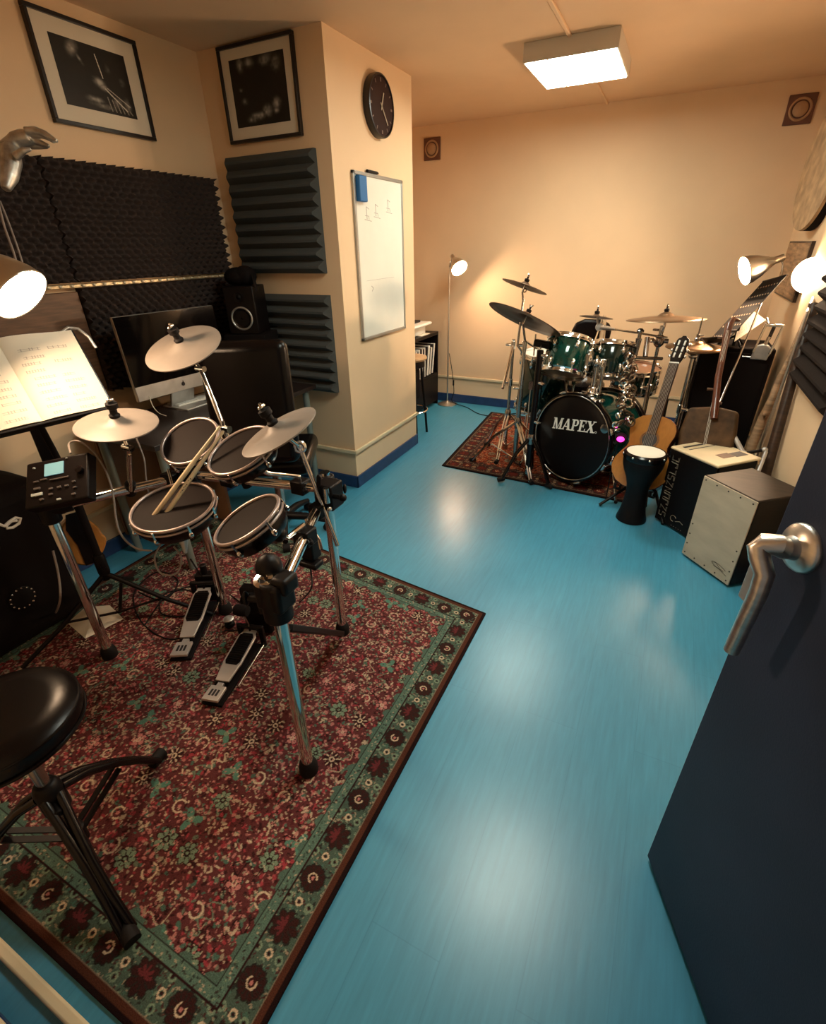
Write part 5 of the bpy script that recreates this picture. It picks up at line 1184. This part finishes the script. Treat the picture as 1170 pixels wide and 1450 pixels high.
build(MB().box(gq(0,.125,.008), (.19*k_,.028*k_,.010*k_), (gu,gv,gn)), 'bridge', M['fretwood'], t, bevel=.003)
build(MB().bar(gq(0,.36,.006), gq(0,.815,.012), .054*k_, .014*k_, gn), 'fretboard', M['fretwood'], t, bevel=.001)
build(MB().bar(gq(0,.47,-.012), gq(0,.82,-.004), .050*k_, .028*k_, gn), 'neck', M['brownwood'], t, bevel=.008)
mb = MB(); b_ = .815
for k in range(17): mb.box(gq(0,.165+.65*2**(-k/12)-.0,.0195), (.052*k_,.0012,.0010), (gu,gv,gn))
build(mb, 'frets', M['bronze'], t)
build(MB().box(gq(0,.818,.016), (.056*k_,.007,.012), (gu,gv,gn)), 'nut', M['white'], t)
hd_ = (gv*.97-gn*.22).normalized(); hn = hd_.cross(gu)*-1; hn = hn if hn.dot(gn) > 0 else -hn; h0 = gq(0,.822,.004)
hp = [(-.027,0),(.027,0),(.036,.03),(.037,.15),(.030,.166),(.018,.172),(.010,.186),(-.010,.186),(-.018,.172),(-.030,.166),(-.037,.15),(-.036,.03)]
hs = build(MB().prism([(a*k_, b*k_) for a, b in hp], h0-hn*.010, gu, hd_, .020*k_), 'headstock', M['blackgloss'], t, bevel=.003)
mb = MB()
for sg in (-1,1):
    for j in range(3): mb.cyl(h0+gu*sg*.017*k_+hd_*((.045+.043*j-.015)*k_)+hn*.0105, h0+gu*sg*.017*k_+hd_*((.045+.043*j+.017)*k_)+hn*.0105, .0052, 10)
build(mb, 'tuner_rollers', M['white'], hs)
mb = MB()
for sg in (-1,1):
    for j in range(3): mb.ball(h0+gu*sg*.044*k_+hd_*((.045+.043*j)*k_), .009, 8, (1,1.3,.7), (gu,hd_,hn))
build(mb, 'tuner_buttons', M['chromedark'], hs)
mb = MB()
for j in range(6): a = (j-2.5); mb.cyl(gq(a*.0105,.125,.0145), gq(a*.0078,.818,.022), .0006, 5)
build(mb, 'strings', mat('nylon_strings', (.6,.52,.42), .3), t)
# guitar stand
gs = V3((gq(.02,.12).x, gq(0,.12).y, 0)); dvn = V3((gn.x,gn.y,0)).normalized()
t = thing('guitar_stand', 'black tubular guitar stand behind the amber guitar', 'stand', gs+V3((0,0,0)))
top = gq(.0,.60,-.07); fz = .012
build(MB().tube([gs-dvn*.22+V3((0,0,.12)), gs-dvn*.20+V3((0,0,.45)), top-dvn*.03, top], .011, 10), 'spine', M['black'], t)
for sg in (-1,1):
    build(MB().tube([gs-dvn*.21+V3((0,0,.20)), gq(sg*.11,.06,-.12), gq(sg*.11,-.018,-.10), gq(sg*.11,-.022,.012), gq(sg*.11,.008,.022)], .009, 10), 'cradle_arm', M['rubber'], t)
    sv_ = V3((gu.x,gu.y,0)).normalized(); build(MB().tube([gs-dvn*.20+V3((0,0,.22)), gs+sv_*sg*.20+dvn*.06+V3((0,0,fz))], .010, 10), 'leg', M['black'], t)
build(MB().tube([gs-dvn*.20+V3((0,0,.22)), gs-dvn*.36+V3((0,0,fz))], .010, 10), 'leg', M['black'], t)

# ---- goblet drum
dz = CAM+(V3((.037,2.809,.520))-CAM)*1.065; db = V3((dz.x,dz.y,0)); H_ = dz.z
t = thing('goblet_drum', 'black goblet drum with white head standing in front of the guitar', 'drum', db)
build(MB().lathe([(.112,H_-.02),(.116,H_-.05),(.112,H_-.085),(.098,H_-.125),(.078,H_-.17),(.066,H_-.215),(.062,H_-.27),(.066,H_-.33),(.076,.06),(.088,.018),(.089,.004),(.080,0),(.07,.0)], db, n=44), 'shell', M['black'], t)
build(MB().lathe([(.106,H_-.006),(.104,H_),(.05,H_+.001),(0,H_+.001)], db, n=44, caps=False), 'drum_head', M['whitehead'], t)
build(MB().lathe([(.105,H_+.002),(.112,H_+.001),(.120,H_-.008),(.121,H_-.030),(.115,H_-.042),(.108,H_-.03)], db, n=44, caps=False), 'rim', M['blackgloss'], t)
for k in range(8): a = k*PI/4+.25; build(MB().ball(db+V3((math.cos(a)*.119, math.sin(a)*.119, H_-.014)), .0075, 8), 'rim_bolt', M['chrome'], t)

# ---- two box drums
def box_drum(label, A, B, depth, H, frontm, sidem, topm, round_=.006):
    """A,B: floor corners of the front (left, right as seen)"""
    A, B = V3((*A,0)), V3((*B,0)); u = (B-A).normalized(); n = V3((u.y,-u.x,0)); w = (B-A).length
    t = thing('box_drum', label, 'box drum', (A+B)/2-n*depth/2)
    if n.dot(V3((0,0,0))-A) < 0: n = -n
    ax = (u, -n, Z3); c = (A+B)/2-n*depth/2; fz = .014
    build(MB().box(c-n*.004+V3((0,0,(H+fz)/2)), (w, depth-.008, H-fz), ax), 'body', sidem, t, bevel=round_, seg=3)
    f = build(MB().box((A+B)/2-n*.0005+V3((0,0,(H+fz)/2)), (w,.007,H-fz-.002), ax), 'front_plate', frontm, t, bevel=.002)
    build(MB().box(c+V3((0,0,H-.002)), (w-.004,depth-.004,.012), ax), 'seat_plate', topm, t, bevel=.004)
    for i in (-1,1):
        for j in (-1,1): build(MB().cyl(c+u*i*(w/2-.03)+n*j*(depth/2-.03), c+u*i*(w/2-.03)+n*j*(depth/2-.03)+V3((0,0,.016)), .014, 12), 'foot', M['rubber'], t)
    return t, u, n, A, w, f
M['screw'] = mat('dark_screws', (.04,.03,.025), .4, .5)
M['birchgrey'] = mat('grey_birch_ply', (.50,.42,.305), .42, noise=.14, nscale=5, stretch=(1,1,3), bump=.04)
M['sideply'] = mat('near_black_ply', (.010,.006,.005), .5, noise=.3, nscale=7, spec=.2)
M['brownply'] = mat('dark_stained_ply', (.026,.016,.011), .5, noise=.35, nscale=7, stretch=(1,6,1), spec=.3)
t, u, n, A, w, f = box_drum('wooden box drum with pale birch front and dark sides, nearest the door', (.329,2.675), (.537,2.440), .30, .485, M['birchgrey'], M['sideply'], M['brownply'])
mb = MB()
def fp(a, z, o=.0035): return A+u*a+n*o+V3((0,0,z))
for k in range(5): mb.lathe([(.0042,0),(.0042,.0015),(0,.0018)], fp(.018+k*(w-.036)/4, .468, .0032), n, 10); mb.lathe([(.0042,0),(.0042,.0015),(0,.0018)], fp(.018+k*(w-.036)/4, .034, .0032), n, 10)
for z in (.09,.15,.21): mb.lathe([(.0042,0),(.0042,.0015),(0,.0018)], fp(.016, z, .0032), n, 10); mb.lathe([(.0042,0),(.0042,.0015),(0,.0018)], fp(w-.016, z, .0032), n, 10)
build(mb, 'screws', M['screw'], f)
mb = MB(); lc_ = fp(.235, .078, .0036)
mb.tube([lc_+u*(.045*math.cos(a))+Z3*(.011*math.sin(a)-.10*.045*math.cos(a)) for a in np.linspace(.3, 5.6, 22)], .0012, 6, flat=.6)
mb.tube([lc_+u*a+Z3*b for a, b in ((-.045,.0),(-.02,.012),(.0,.0),(.02,-.014),(.055,-.022))], .0011, 6, flat=.6)
mb.tube([lc_+u*a+Z3*b for a, b in ((-.03,-.012),(.0,-.008),(.03,-.006))], .0011, 6, flat=.6)
build(mb, 'emblem', M['ink'], f)
M['creamtop'] = mat('cream_lid', (.66,.53,.33), .4, noise=.08, nscale=6)
t, u, n, A, w, f = box_drum('black box drum with cream lid and outlined lettering up its face', (.175,3.045), (.395,2.830), .30, .478, M['black'], M['black'], M['creamtop'], .012)
c_ = A+u*w/2-n*.15; H_ = .478
lid = build(MB().box(c_+V3((0,0,H_+.004)), (w+.016, .316, .016), (u,-n,Z3)), 'lid', M['creamtop'], t, bevel=.012, seg=4)
mb = MB()
for dpt, ln_, th in ((-.115,.22,.016), (-.075,.22,.006)): mb.box(c_+u*dpt+V3((0,0,H_+.0125)), (th, ln_, .0012), (u,-n,Z3))
mb.box(c_+u*.075-n*.085+V3((0,0,H_+.0125)), (.055,.085,.0011), (u,-n,Z3))
build(mb, 'lid_stripes', M['ink'], lid); build(MB().box(c_+u*.065+n*.0+V3((0,0,H_+.0127)), (.055,.085,.0012), (u,-n,Z3)), 'lid_label', M['brownwood'], lid)
# outlined letters running up the left of the face
M['outline'] = mat('pale_outline', (.36,.30,.22), .5)
LET = {'S':[(1,1),(0,1),(0,.55),(1,.45),(1,0),(0,0)], '2':[(0,1),(1,1),(1,.55),(0,.0),(1,0)], 'N':[(0,0),(0,1),(1,0),(1,1)], 'J':[(1,1),(1,0),(0,0),(0,.3)], 'U':[(0,1),(0,0),(1,0),(1,1)], 'Z':[(0,1),(1,1),(0,0),(1,0)], 'L':[(0,1),(0,0),(1,0)], 'C':[(1,1),(0,1),(0,0),(1,0)], 'D':[(0,0),(0,1),(.8,1),(1,.7),(1,.3),(.8,0),(0,0)]}
mb = MB(); z = .055
for chh in 'SZJUNZSLJC':
    for ins in (0, .24):
        pts = []
        for a, b in LET[chh]:
            a, b = .5+(a-.5)*(1-ins), .5+(b-.5)*(1-ins); pts.append(A+n*.0036+u*(.070-b*.050)+V3((0,0,z+a*.028)))
        mb.tube(pts, .0011, 5, flat=.6)
    z += .040
build(mb, 'lettering', M['outline'], f)
mb = MB(); s0 = A+n*.0036+u*.13+V3((0,0,.075))
mb.tube([s0+u*(.022*math.cos(a)*(1-a*.05))+Z3*(.022*math.sin(a)*(1-a*.05)) for a in np.linspace(.5, 5, 18)], .0014, 6); mb.tube([s0+u*a+Z3*b for a, b in ((.02,-.01),(.05,.004),(.075,-.005))], .0014, 6)
for a in range(5): mb.ball(s0+u*(.0+.018*a)+Z3*(-.045), .002, 6)
build(mb, 'swirl_emblem', M['outline'], f)

# ---- long necked lute with square brown body leaning on the speaker
lb, lt = P(1000, 620, d=2.88), P(1032, 462, d=2.88); lv = (lt-lb).normalized(); ln_ = (CAM-lb); ln_ = (ln_-lv*ln_.dot(lv)).normalized(); lu = lv.cross(ln_); ll = (lt-lb).length
t = thing('lute', 'long-necked lute with boxy brown hide body leaning on the black cabinet', 'lute', lb)
def lq(a, b, o=0): return lb+lu*a+lv*b+ln_*o
M['hide'] = mat('worn_brown_hide', (.070,.035,.013), .6, noise=.5, nscale=14, bump=.25, bscale=40, spec=.2)
build(MB().prism([(-.135,-.13),(.135,-.15),(.15,.02),(.14,.16),(.02,.185),(-.12,.17),(-.145,.02)], lq(0,0,-.11), lu, lv, .15), 'body', M['hide'], t, bevel=.022, seg=4)
build(MB().tube([lq(.02,.10,.06), lq(.0,.35,.05), lq(.0,ll*.82,.03), lq(.0,ll,.02)], [.020,.018,.017,.020], 12), 'neck', M['maroonwood'], t)
build(MB().tube([lq(0,ll*.9,.03), lq(.005,ll*1.0,.03), lq(.02,ll*1.05,.02), lq(.05,ll*1.05,.0)], [.018,.019,.014,.008], 10), 'scroll_head', M['maroonwood'], t)
for b, sg in ((.30,1), (.42,-1), (.88,-1), (.94,1)): build(MB().tube([lq(0,ll*b,.03), lq(sg*.045,ll*b,.03)], [.006,.009], 8), 'peg', M['brownwood'], t)
mb = MB()
for a in (-.006,0,.006): mb.cyl(lq(a,-.10,.062), lq(a,ll*.93,.055), .0008, 5)
build(mb, 'strings', M['paper'], t)

# ---- black cabinet / speaker by the right wall
s0, s1 = P(988, 500, d=3.42), P(1092, 500, d=3.30)
bx0, bx1 = .235, .655; by0, by1 = 3.83, 4.20
t = thing('black_cabinet', 'tall black speaker cabinet by the right wall under the music stand', 'speaker', ((bx0+bx1)/2,(by0+by1)/2,0))
build(MB().span((bx0,by0,.02), (bx1,by1,.93)), 'cabinet', M['blackmatte'], t, bevel=.012, seg=3)
build(MB().span((bx0+.02,by0-.006,.05), (bx1-.02,by0+.004,.90)), 'grille', M['blackmatte'], t, bevel=.004)
mb = MB()
for z in (.10,.85): mb.box((bx0-.002,by0+.03,z), (.008,.05,.05))
mb.cyl((bx0-.004,by0+.02,.16), (bx0-.004,by0+.02,.80), .005); build(mb, 'corner_protector', M['chromedark'], t)
for i in (0,1):
    for j in (0,1): build(MB().cyl((bx0+.05+i*(bx1-bx0-.1),by0+.05+j*(by1-by0-.1),0), (bx0+.05+i*(bx1-bx0-.1),by0+.05+j*(by1-by0-.1),.022), .02), 'foot', M['rubber'], t)
# glossy cables hanging on its left edge
cable('glossy dark cable hanging down the left side of the black speaker cabinet', [P(985,497,d=3.3), P(979,530,d=3.3), P(975,555,d=3.28), P(972,580,d=3.26), P(975,610,d=3.24)], .006, 'blackgloss')
# chrome gadget on the top front edge
g0 = P(1086, 484, y=3.795); gx = (V3((.96,-.2,0)).normalized(), V3((.2,.96,.1)).normalized(), V3((.14,-.05,1)).normalized()); gx = (gx[0], gx[2].cross(gx[0]), gx[2])
t = thing('chrome_bracket', 'chrome metal bracket with round plate hanging on the front of the black cabinet', 'bracket', g0)
mb = MB()
for sx in (-.044,.044): mb.box(g0+gx[0]*sx+gx[2]*.015, (.014,.035,.17), gx)
mb.box(g0+gx[2]*.10, (.102,.035,.016), gx); mb.cyl(g0+gx[0]*-.035+gx[2]*.10+gx[1]*.01, g0+gx[0]*-.06+gx[2]*.13+gx[1]*.06, .006)
build(mb, 'frame', M['chrome'], t, bevel=.004)
build(MB().lathe([(.046,-.012),(.048,-.008),(.048,.008),(.044,.014),(0,.016)], g0-gx[2]*.062, -gx[1], 30).box(g0-gx[2]*.085, (.09,.025,.05), gx), 'plate', M['silver'], t, bevel=.004)
build(MB().cyl(g0-gx[0]*.09-gx[2]*.10, g0-gx[0]*.03-gx[2]*.10, .007).cyl(g0+gx[2]*-.02, g0+gx[2]*.03, .010).bar(g0+gx[1]*.02+gx[2]*.09, g0+gx[1]*.10-gx[2]*.0, .02, .006), 'bolt', M['chrome'], t)

# ---- perforated music stand with sheets
c00, c10, c01 = P(1001, 486, d=3.15), P(1030, 483, d=2.92), P(1059, 411, d=3.33); c11 = c10+c01-c00
t = thing('music_stand', 'black perforated music stand leaning over at the right wall', 'music stand', V3((.40,3.95,.93)))
du, dv = (c10-c00), (c01-c00); duN, dvN = du.normalized(), dv.normalized(); dn = duN.cross(dvN).normalized()
if dn.dot(CAM-c00) < 0: dn = -dn
W2, H2 = .44, dv.length*1.02; 
dvp = (dvN-duN*dvN.dot(duN)*.35).normalized()
mb = MB(); W2 = du.length
mb.box(c00+duN*W2*.5+dvp*H2*.5, (W2, H2, .003), (duN,dvp,dn)); dk = build(mb, 'desk', M['blackmatte'], t)
mb = MB()
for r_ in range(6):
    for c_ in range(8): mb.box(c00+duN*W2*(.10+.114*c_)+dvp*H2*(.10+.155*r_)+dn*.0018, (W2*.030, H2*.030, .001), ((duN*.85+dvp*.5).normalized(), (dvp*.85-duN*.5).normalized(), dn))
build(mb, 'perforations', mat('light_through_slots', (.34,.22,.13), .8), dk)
build(MB().box(c00+duN*W2*.5+dn*.02, (W2,.006,.045), (duN,dvp,dn)).bar(c00+dvp*H2, c00+dvp*H2+duN*W2, .012, .006), 'lip', M['black'], t)
pcn = c00+duN*W2*.5+dvp*H2*.4-dn*.012; pb = V3((.30,3.66,0))
build(MB().cyl(V3((pcn.x,pcn.y,.935)), pcn, .010, 12).box(pcn, (.05,.05,.02), (duN,dvp,dn)), 'pole', M['black'], t)
for k in range(3): a = k*2*PI/3+.9; d = V3((math.cos(a), math.sin(a), 0)); build(MB().tube([V3((pcn.x,pcn.y,1.0)), V3((pcn.x,pcn.y,.938))+d*.09], .007, 8), 'leg', M['black'], t)
shc = [P(1040,484,d=3.06), P(1085,453,d=3.10), P(1068,441,d=3.14), P(1046,462,d=3.12)]
sh_img = page_img(21, 60, 90)
sh = design_grid('sheet_music', (shc[0], shc[1], shc[1]+(shc[2]-shc[1])*1.6, shc[0]+(shc[3]-shc[0])*1.6), np.transpose(sh_img, (1,0,2)), M['page'], loc=shc[0], thick=.001)
tag(sh, 'printed white sheet tucked behind the perforated music stand', 'sheet music')

# ---- standing lamps with aluminium heads on the right
rc = P(1054, 384, d=3.12); rn = (V3((-.80,-.28,-.30))).normalized()
t = thing('floor_lamp', 'lit silver lamp head on a thin pole, left of the pair at the right wall', 'lamp', V3((.36,3.60,0)))
lamp_head(t, rc, rn, .088)
base = V3((.345,3.60,0)); pk = rc-rn*.21
build(MB().tube([pk, pk+V3((.02,0,-.03)), pk+V3((.03,-.01,-.09)), P(1083,418,d=3.10), P(1046,508,d=2.96), P(1010,592,d=2.84), V3((P(1010,592,d=2.84).x-.02,P(1010,592,d=2.84).y-.02,.02))], .0055, 10), 'pole', M['chromedark'], t)
base = V3((P(1010,592,d=2.84).x-.02,P(1010,592,d=2.84).y-.02,0)); build(MB().lathe([(.09,0),(.09,.012),(.03,.022),(.01,.03)], base, n=32), 'base', M['steel'], t)
r2 = P(1149, 390, d=2.92); r2n = ((CAM-r2).normalized()+V3((-.25,-.05,-.12))).normalized()
pb2 = P(1110, 540, x=.655); 
t = thing('floor_lamp', 'lit silver lamp head facing the camera at the right edge', 'lamp', V3((.655,pb2.y,0)))
lamp_head(t, r2, r2n, .100)
k0 = r2-r2n*.21
build(MB().tube([k0, k0+V3((.02,.02,-.04)), V3((.655,pb2.y,1.20)), V3((.655,pb2.y,.02))], .0085, 10), 'pole', M['steel'], t)
build(MB().lathe([(.05,0),(.05,.012),(.02,.022),(.01,.03)], V3((.655,pb2.y,0)), n=32), 'base', M['steel'], t)

# ---- wedge foam, boards, sticks and frame drum on the right wall
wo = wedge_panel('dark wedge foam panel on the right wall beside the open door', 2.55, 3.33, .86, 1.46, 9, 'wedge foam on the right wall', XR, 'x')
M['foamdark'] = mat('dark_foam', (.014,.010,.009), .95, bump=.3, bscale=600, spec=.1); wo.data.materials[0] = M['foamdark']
t = thing('frame_drum', 'large round frame drum with pale skin hanging on the right wall', 'drum', (XR, 4.28, 1.55))
fdc = V3((XR-.075, 4.27, 1.93)); fdn = V3((-.985,-.10,.02)).normalized()
build(MB().lathe([(.345,-.006),(.348,-.02),(.348,-.066),(.33,-.068)], fdc, fdn, 60), 'rim', M['blackmatte'], t)
M['skin'] = mat('goat_skin', (.42,.28,.155), .7, noise=.3, nscale=14, bump=.2, bscale=50)
build(MB().lathe([(.349,-.018),(.346,-.001),(.33,.001),(0,.001)], fdc, fdn, 60, caps=False), 'skin', M['skin'], t)
M['plank'] = mat('weathered_plank', (.34,.20,.105), .6, noise=.45, nscale=7, stretch=(1,1,8), bump=.25, bscale=30)
t = thing('wooden_plaque', 'square plaque of weathered planks with dark edges on the right wall', 'plaque', (XR, 4.5, 1.18))
for a, b in ((4.10,4.46), (4.475,4.86)): build(MB().span((XR-.024,a,1.19), (XR-.002,b,1.515)), 'plank', M['plank'], t, bevel=.004)
build(MB().span((XR-.020,4.085,1.18), (XR,4.872,1.525)), 'backing', M['darkwood'], t)
ba, bb = P(1112, 520, x=.66), P(1060, 642, x=.60)
t = thing('wooden_branch', 'gnarled wooden branch leaning at the right wall behind the cream lid', 'branch', bb)
RR = random.Random(3); pts = [ba.lerp(bb, k/9)+V3((0, RR.uniform(-.012,.012), RR.uniform(-.01,.01))) for k in range(10)]
build(MB().tube([V3((ba.x,ba.y,ba.z))+(ba-bb).normalized()*.35]+pts+[bb+(bb-ba).normalized()*.30], [.012,.015,.018,.020,.019,.023,.024,.026,.027,.028,.030,.028], 10), 'bark', M['plank'], t)
kt = ba.lerp(bb,.55); build(MB().tube([kt, kt+V3((-.01,-.05,.02)), kt+V3((-.02,-.09,.03))], [.012,.009,.005], 8), 'twig', M['plank'], t)
da, dd_ = P(1153, 430, x=.685), P(1090, 650, x=.675)
t = thing('wall_shade_tube', 'long dark brown tube standing in for shade on the right wall beside the lamp pole', 'tube', V3((dd_.x,dd_.y,.0)))
dl = (dd_-da).normalized(); ext = da.lerp(dd_, 1)+dl*((dd_.z-.03)/abs(dl.z))
build(MB().tube([da, da.lerp(ext,.5), ext], [.024,.026,.032], 14), 'shade_bar', M['darkwood'], t)  # dark tube added where the wall beside the pole is only shaded
# folded stand feet behind the cream lid
f0 = P(1042, 632, d=2.75); t = thing('folded_stand', 'folded chrome stand legs behind the cream lidded box drum', 'stand', V3((f0.x+.02,f0.y,0)))
build(MB().cyl(P(1040,618,d=2.80), P(1052,640,d=2.74), .013, 12).ball(P(1053,642,d=2.74), .018, 10).cyl(P(1053,642,d=2.74), V3((P(1053,642,d=2.74).x,P(1053,642,d=2.74).y,.012)), .010), 'leg', M['silver'], t)
build(MB().cyl(P(1085,640,d=2.68), P(1074,668,d=2.62), .010, 12).ball(P(1083,637,d=2.70), .017, 10).cyl(P(1074,668,d=2.62), V3((P(1074,668,d=2.62).x,P(1074,668,d=2.62).y,.012)), .010), 'leg', M['silver'], t)
build(MB().cyl(P(1053,642,d=2.74), P(1083,637,d=2.70), .009), 'brace', M['black'], t)

# ---- floor lamp in the back left corner
fb = V3((P(621, 469, y=4.90).x+.112, 4.905, 0)); fh = P(650, 380, y=4.78)
t = thing('floor_lamp', 'lit standing lamp with round steel base in the back left corner', 'lamp', fb)
build(MB().lathe([(.105,0),(.106,.008),(.082,.018),(.03,.026),(.012,.04),(.010,.05)], fb, n=40), 'base', M['steel'], t)
ft = fb+V3((.0,-.0,1.36)); fn = V3((.64,-.46,-.60)).normalized(); fc_ = fh+V3((.01,-.01,0))
build(MB().tube([fb+V3((0,0,.03)), fb+V3((0,0,.8)), ft], .0075, 12), 'pole', M['steel'], t)
M['bulb_back'] = mat('lit_bulb_corner', (1,.8,.5), .4, emit=(1,.66,.42), estr=75)
lamp_head(t, fc_, fn, .080, .13, bulbmat=M['bulb_back'])
build(MB().tube([ft+V3((0,0,-.01)), ft+V3((0,0,.05))], .006, 10).cyl(ft, fc_-fn*.16, .007), 'swivel', M['chromedark'], t)
cable('dark lamp cable running along the foot of the back wall', [fb+V3((.02,-.02,.55)), fb+V3((.06,-.02,.35)), fb+V3((.075,0,.15)), fb+V3((.05,.02,.03)), fb+V3((.25,-.05,.006)), fb+V3((.45,-.22,.006)), fb+V3((.62,-.22,.006)), fb+V3((.80,-.05,.006)), fb+V3((.98,-.02,.006))], .004, 'rubber')
sw_ = fb+V3((.071,-.01,.245)); build(MB().box(sw_, (.018,.014,.06)), 'switch', M['black'], t, bevel=.005)

# ---- black shelf unit with folders against the alcove's left wall, open to the right; things on top
sy1 = 4.90; sfx = P(621, 469, y=sy1).x; sy0, sx0, sh = 3.95, XL+.02, P(621, 469, y=sy1).z
t = thing('shelf_unit', 'black open shelf unit half hidden behind the pillar', 'shelf', ((sx0+sfx)/2,(sy0+sy1)/2,0))
for y_ in (sy0, sy1-.02): build(MB().span((sx0,y_,0), (sfx,y_+.02,sh)), 'side_panel', M['black'], t, bevel=.002)
build(MB().span((sx0,sy0,sh-.03), (sfx,sy1,sh)), 'top', M['black'], t, bevel=.002); build(MB().span((sx0,sy0,0), (sx0+.01,sy1,sh)), 'back', M['black'], t)
ez = P(612, 530, x=sfx-.01).z
for z in (.04, ez-.02): build(MB().span((sx0+.01,sy0+.02,z), (sfx-.004,sy1-.02,z+.02)), 'shelf', M['black'], t)
build(MB().span((sfx-.016,sy0+.02,.06), (sfx,sy1-.02,ez-.022)), 'drawer_front', M['black'], t, bevel=.002)
RR = random.Random(2); M['folderdark'] = mat('dark_folder', (.012,.009,.009), .6); M['folderwhite'] = mat('white_folder', (.80,.76,.68), .6)
y_ = sy1-.045; k = 0; NF = 13
while y_ > sy0+.10 and k < NF:
    w_ = (.022,.016,.020,.014,.030)[k % 5]; hgt = RR.uniform(.27,.30); lean = V3((0, .20-.012*k if k < 6 else .0, 1)).normalized(); ax = (X3, V3((0,lean.z,-lean.y)), lean)
    white = k % 2 == 0
    b0_ = V3((sfx-.125, y_-(.06 if k < 6 else 0), ez+.004)); o = build(MB().box(b0_+lean*hgt/2+V3((0,0,w_*.12)), (.21, w_, hgt), ax), 'folder', M['folderwhite'] if white else M['folderdark'], bevel=.001, loc=b0_)
    tag(o, 'thin %s folder standing upright in the black shelf unit' % ('white' if white else 'dark'), 'folder', 'white folders in the shelf unit' if white else 'dark folders in the shelf unit')
    y_ -= w_+.012+(.05 if k == 5 else 0); k += 1
dc = V3((sfx-.19, P(606, 455, x=sfx-.05).y-.22, sh))
o = build(MB().box(dc+V3((0,0,.045)), (.27,.36,.085)).box(dc+V3((.02,.01,.10)), (.33,.44,.03)), 'white_device', M['white'], bevel=.016, seg=3, loc=dc); tag(o, 'white boxy device with wider lid on top of the black shelf unit', 'device')
o = build(MB().box(dc+V3((-.01,-.02,.126)), (.22,.30,.02)), 'dark_book', M['folderdark'], bevel=.002, loc=dc+V3((0,0,.116))); tag(o, 'dark flat book lying on the white device', 'book')
o = build(MB().box(V3((sfx-.09, dc.y+.10, sh+.003)), (.15,.20,.004)), 'paper_sheet', M['paper'], loc=(sfx-.09, dc.y+.10, sh)); tag(o, 'white paper sheet on the black shelf unit in front of the white device', 'paper')
# ---- bar stool beside the pillar
bs = V3((-1.945, 3.87, 0)); sz = P(590, 505, y=3.87).z
t = thing('bar_stool', 'tall bar stool with pale round seat and foot ring by the pillar', 'stool', bs)
M['seatwood'] = mat('pale_seat', (.40,.25,.12), .5, noise=.15, nscale=8)
build(MB().lathe([(0,sz-.03),(.14,sz-.03),(.15,sz-.015),(.145,sz-.003),(.12,sz),(0,sz)], bs, n=40), 'seat', M['seatwood'], t)
build(MB().lathe([(.12,sz-.09),(.13,sz-.085),(.13,sz-.03)], bs, n=36), 'apron', M['black'], t)
for k in range(4):
    a = PI/4+k*PI/2; d = V3((math.cos(a), math.sin(a), 0)); build(MB().tube([bs+d*.10+V3((0,0,sz-.06)), bs+d*.135+V3((0,0,.28)), bs+d*.155+V3((0,0,.0))], .011, 10), 'leg', M['black'], t)
build(MB().torus(bs+V3((0,0,.235)), Z3, .150, .008, 40, 8), 'foot_ring', M['chrome'], t)
o = build(MB().box(bs+V3((-.0,.0,sz-.24)), (.14,.15,.28)), 'hanging_bag', M['blackmatte'], bevel=.03, seg=3, loc=bs+V3((0,0,sz-.4)))
tag(o, 'dark bag hanging under the seat of the bar stool', 'bag')
# ================================================================== camera, world, view
cd = bpy.data.cameras.new('camera'); cam = bpy.data.objects.new('camera', cd); COL.objects.link(cam)
cam.matrix_world = Matrix((( RIGHT.x, -DOWN.x, -FWD.x, CAM.x), (RIGHT.y, -DOWN.y, -FWD.y, CAM.y), (RIGHT.z, -DOWN.z, -FWD.z, CAM.z), (0,0,0,1)))
cd.sensor_fit = 'VERTICAL'; cd.sensor_height = 24; cd.lens = 24*F_PX/IMG_H; cd.clip_start = .02
sc = bpy.context.scene; sc.camera = cam
wd = bpy.data.worlds.new('world'); sc.world = wd; wd.use_nodes = True
wd.node_tree.nodes['Background'].inputs['Color'].default_value = (.5,.45,.4,1); wd.node_tree.nodes['Background'].inputs['Strength'].default_value = .12
sc.view_settings.view_transform = 'Standard'; sc.view_settings.look = 'None'; sc.view_settings.exposure = 1.5; sc.view_settings.gamma = 1; sc.view_settings.use_curve_mapping = False
try:
    sc.cycles.use_denoising = True; sc.cycles.max_bounces = 8; sc.cycles.diffuse_bounces = 5; sc.cycles.glossy_bounces = 4; sc.cycles.sample_clamp_indirect = 6; sc.cycles.caustics_reflective = False; sc.cycles.caustics_refractive = False
except Exception: pass
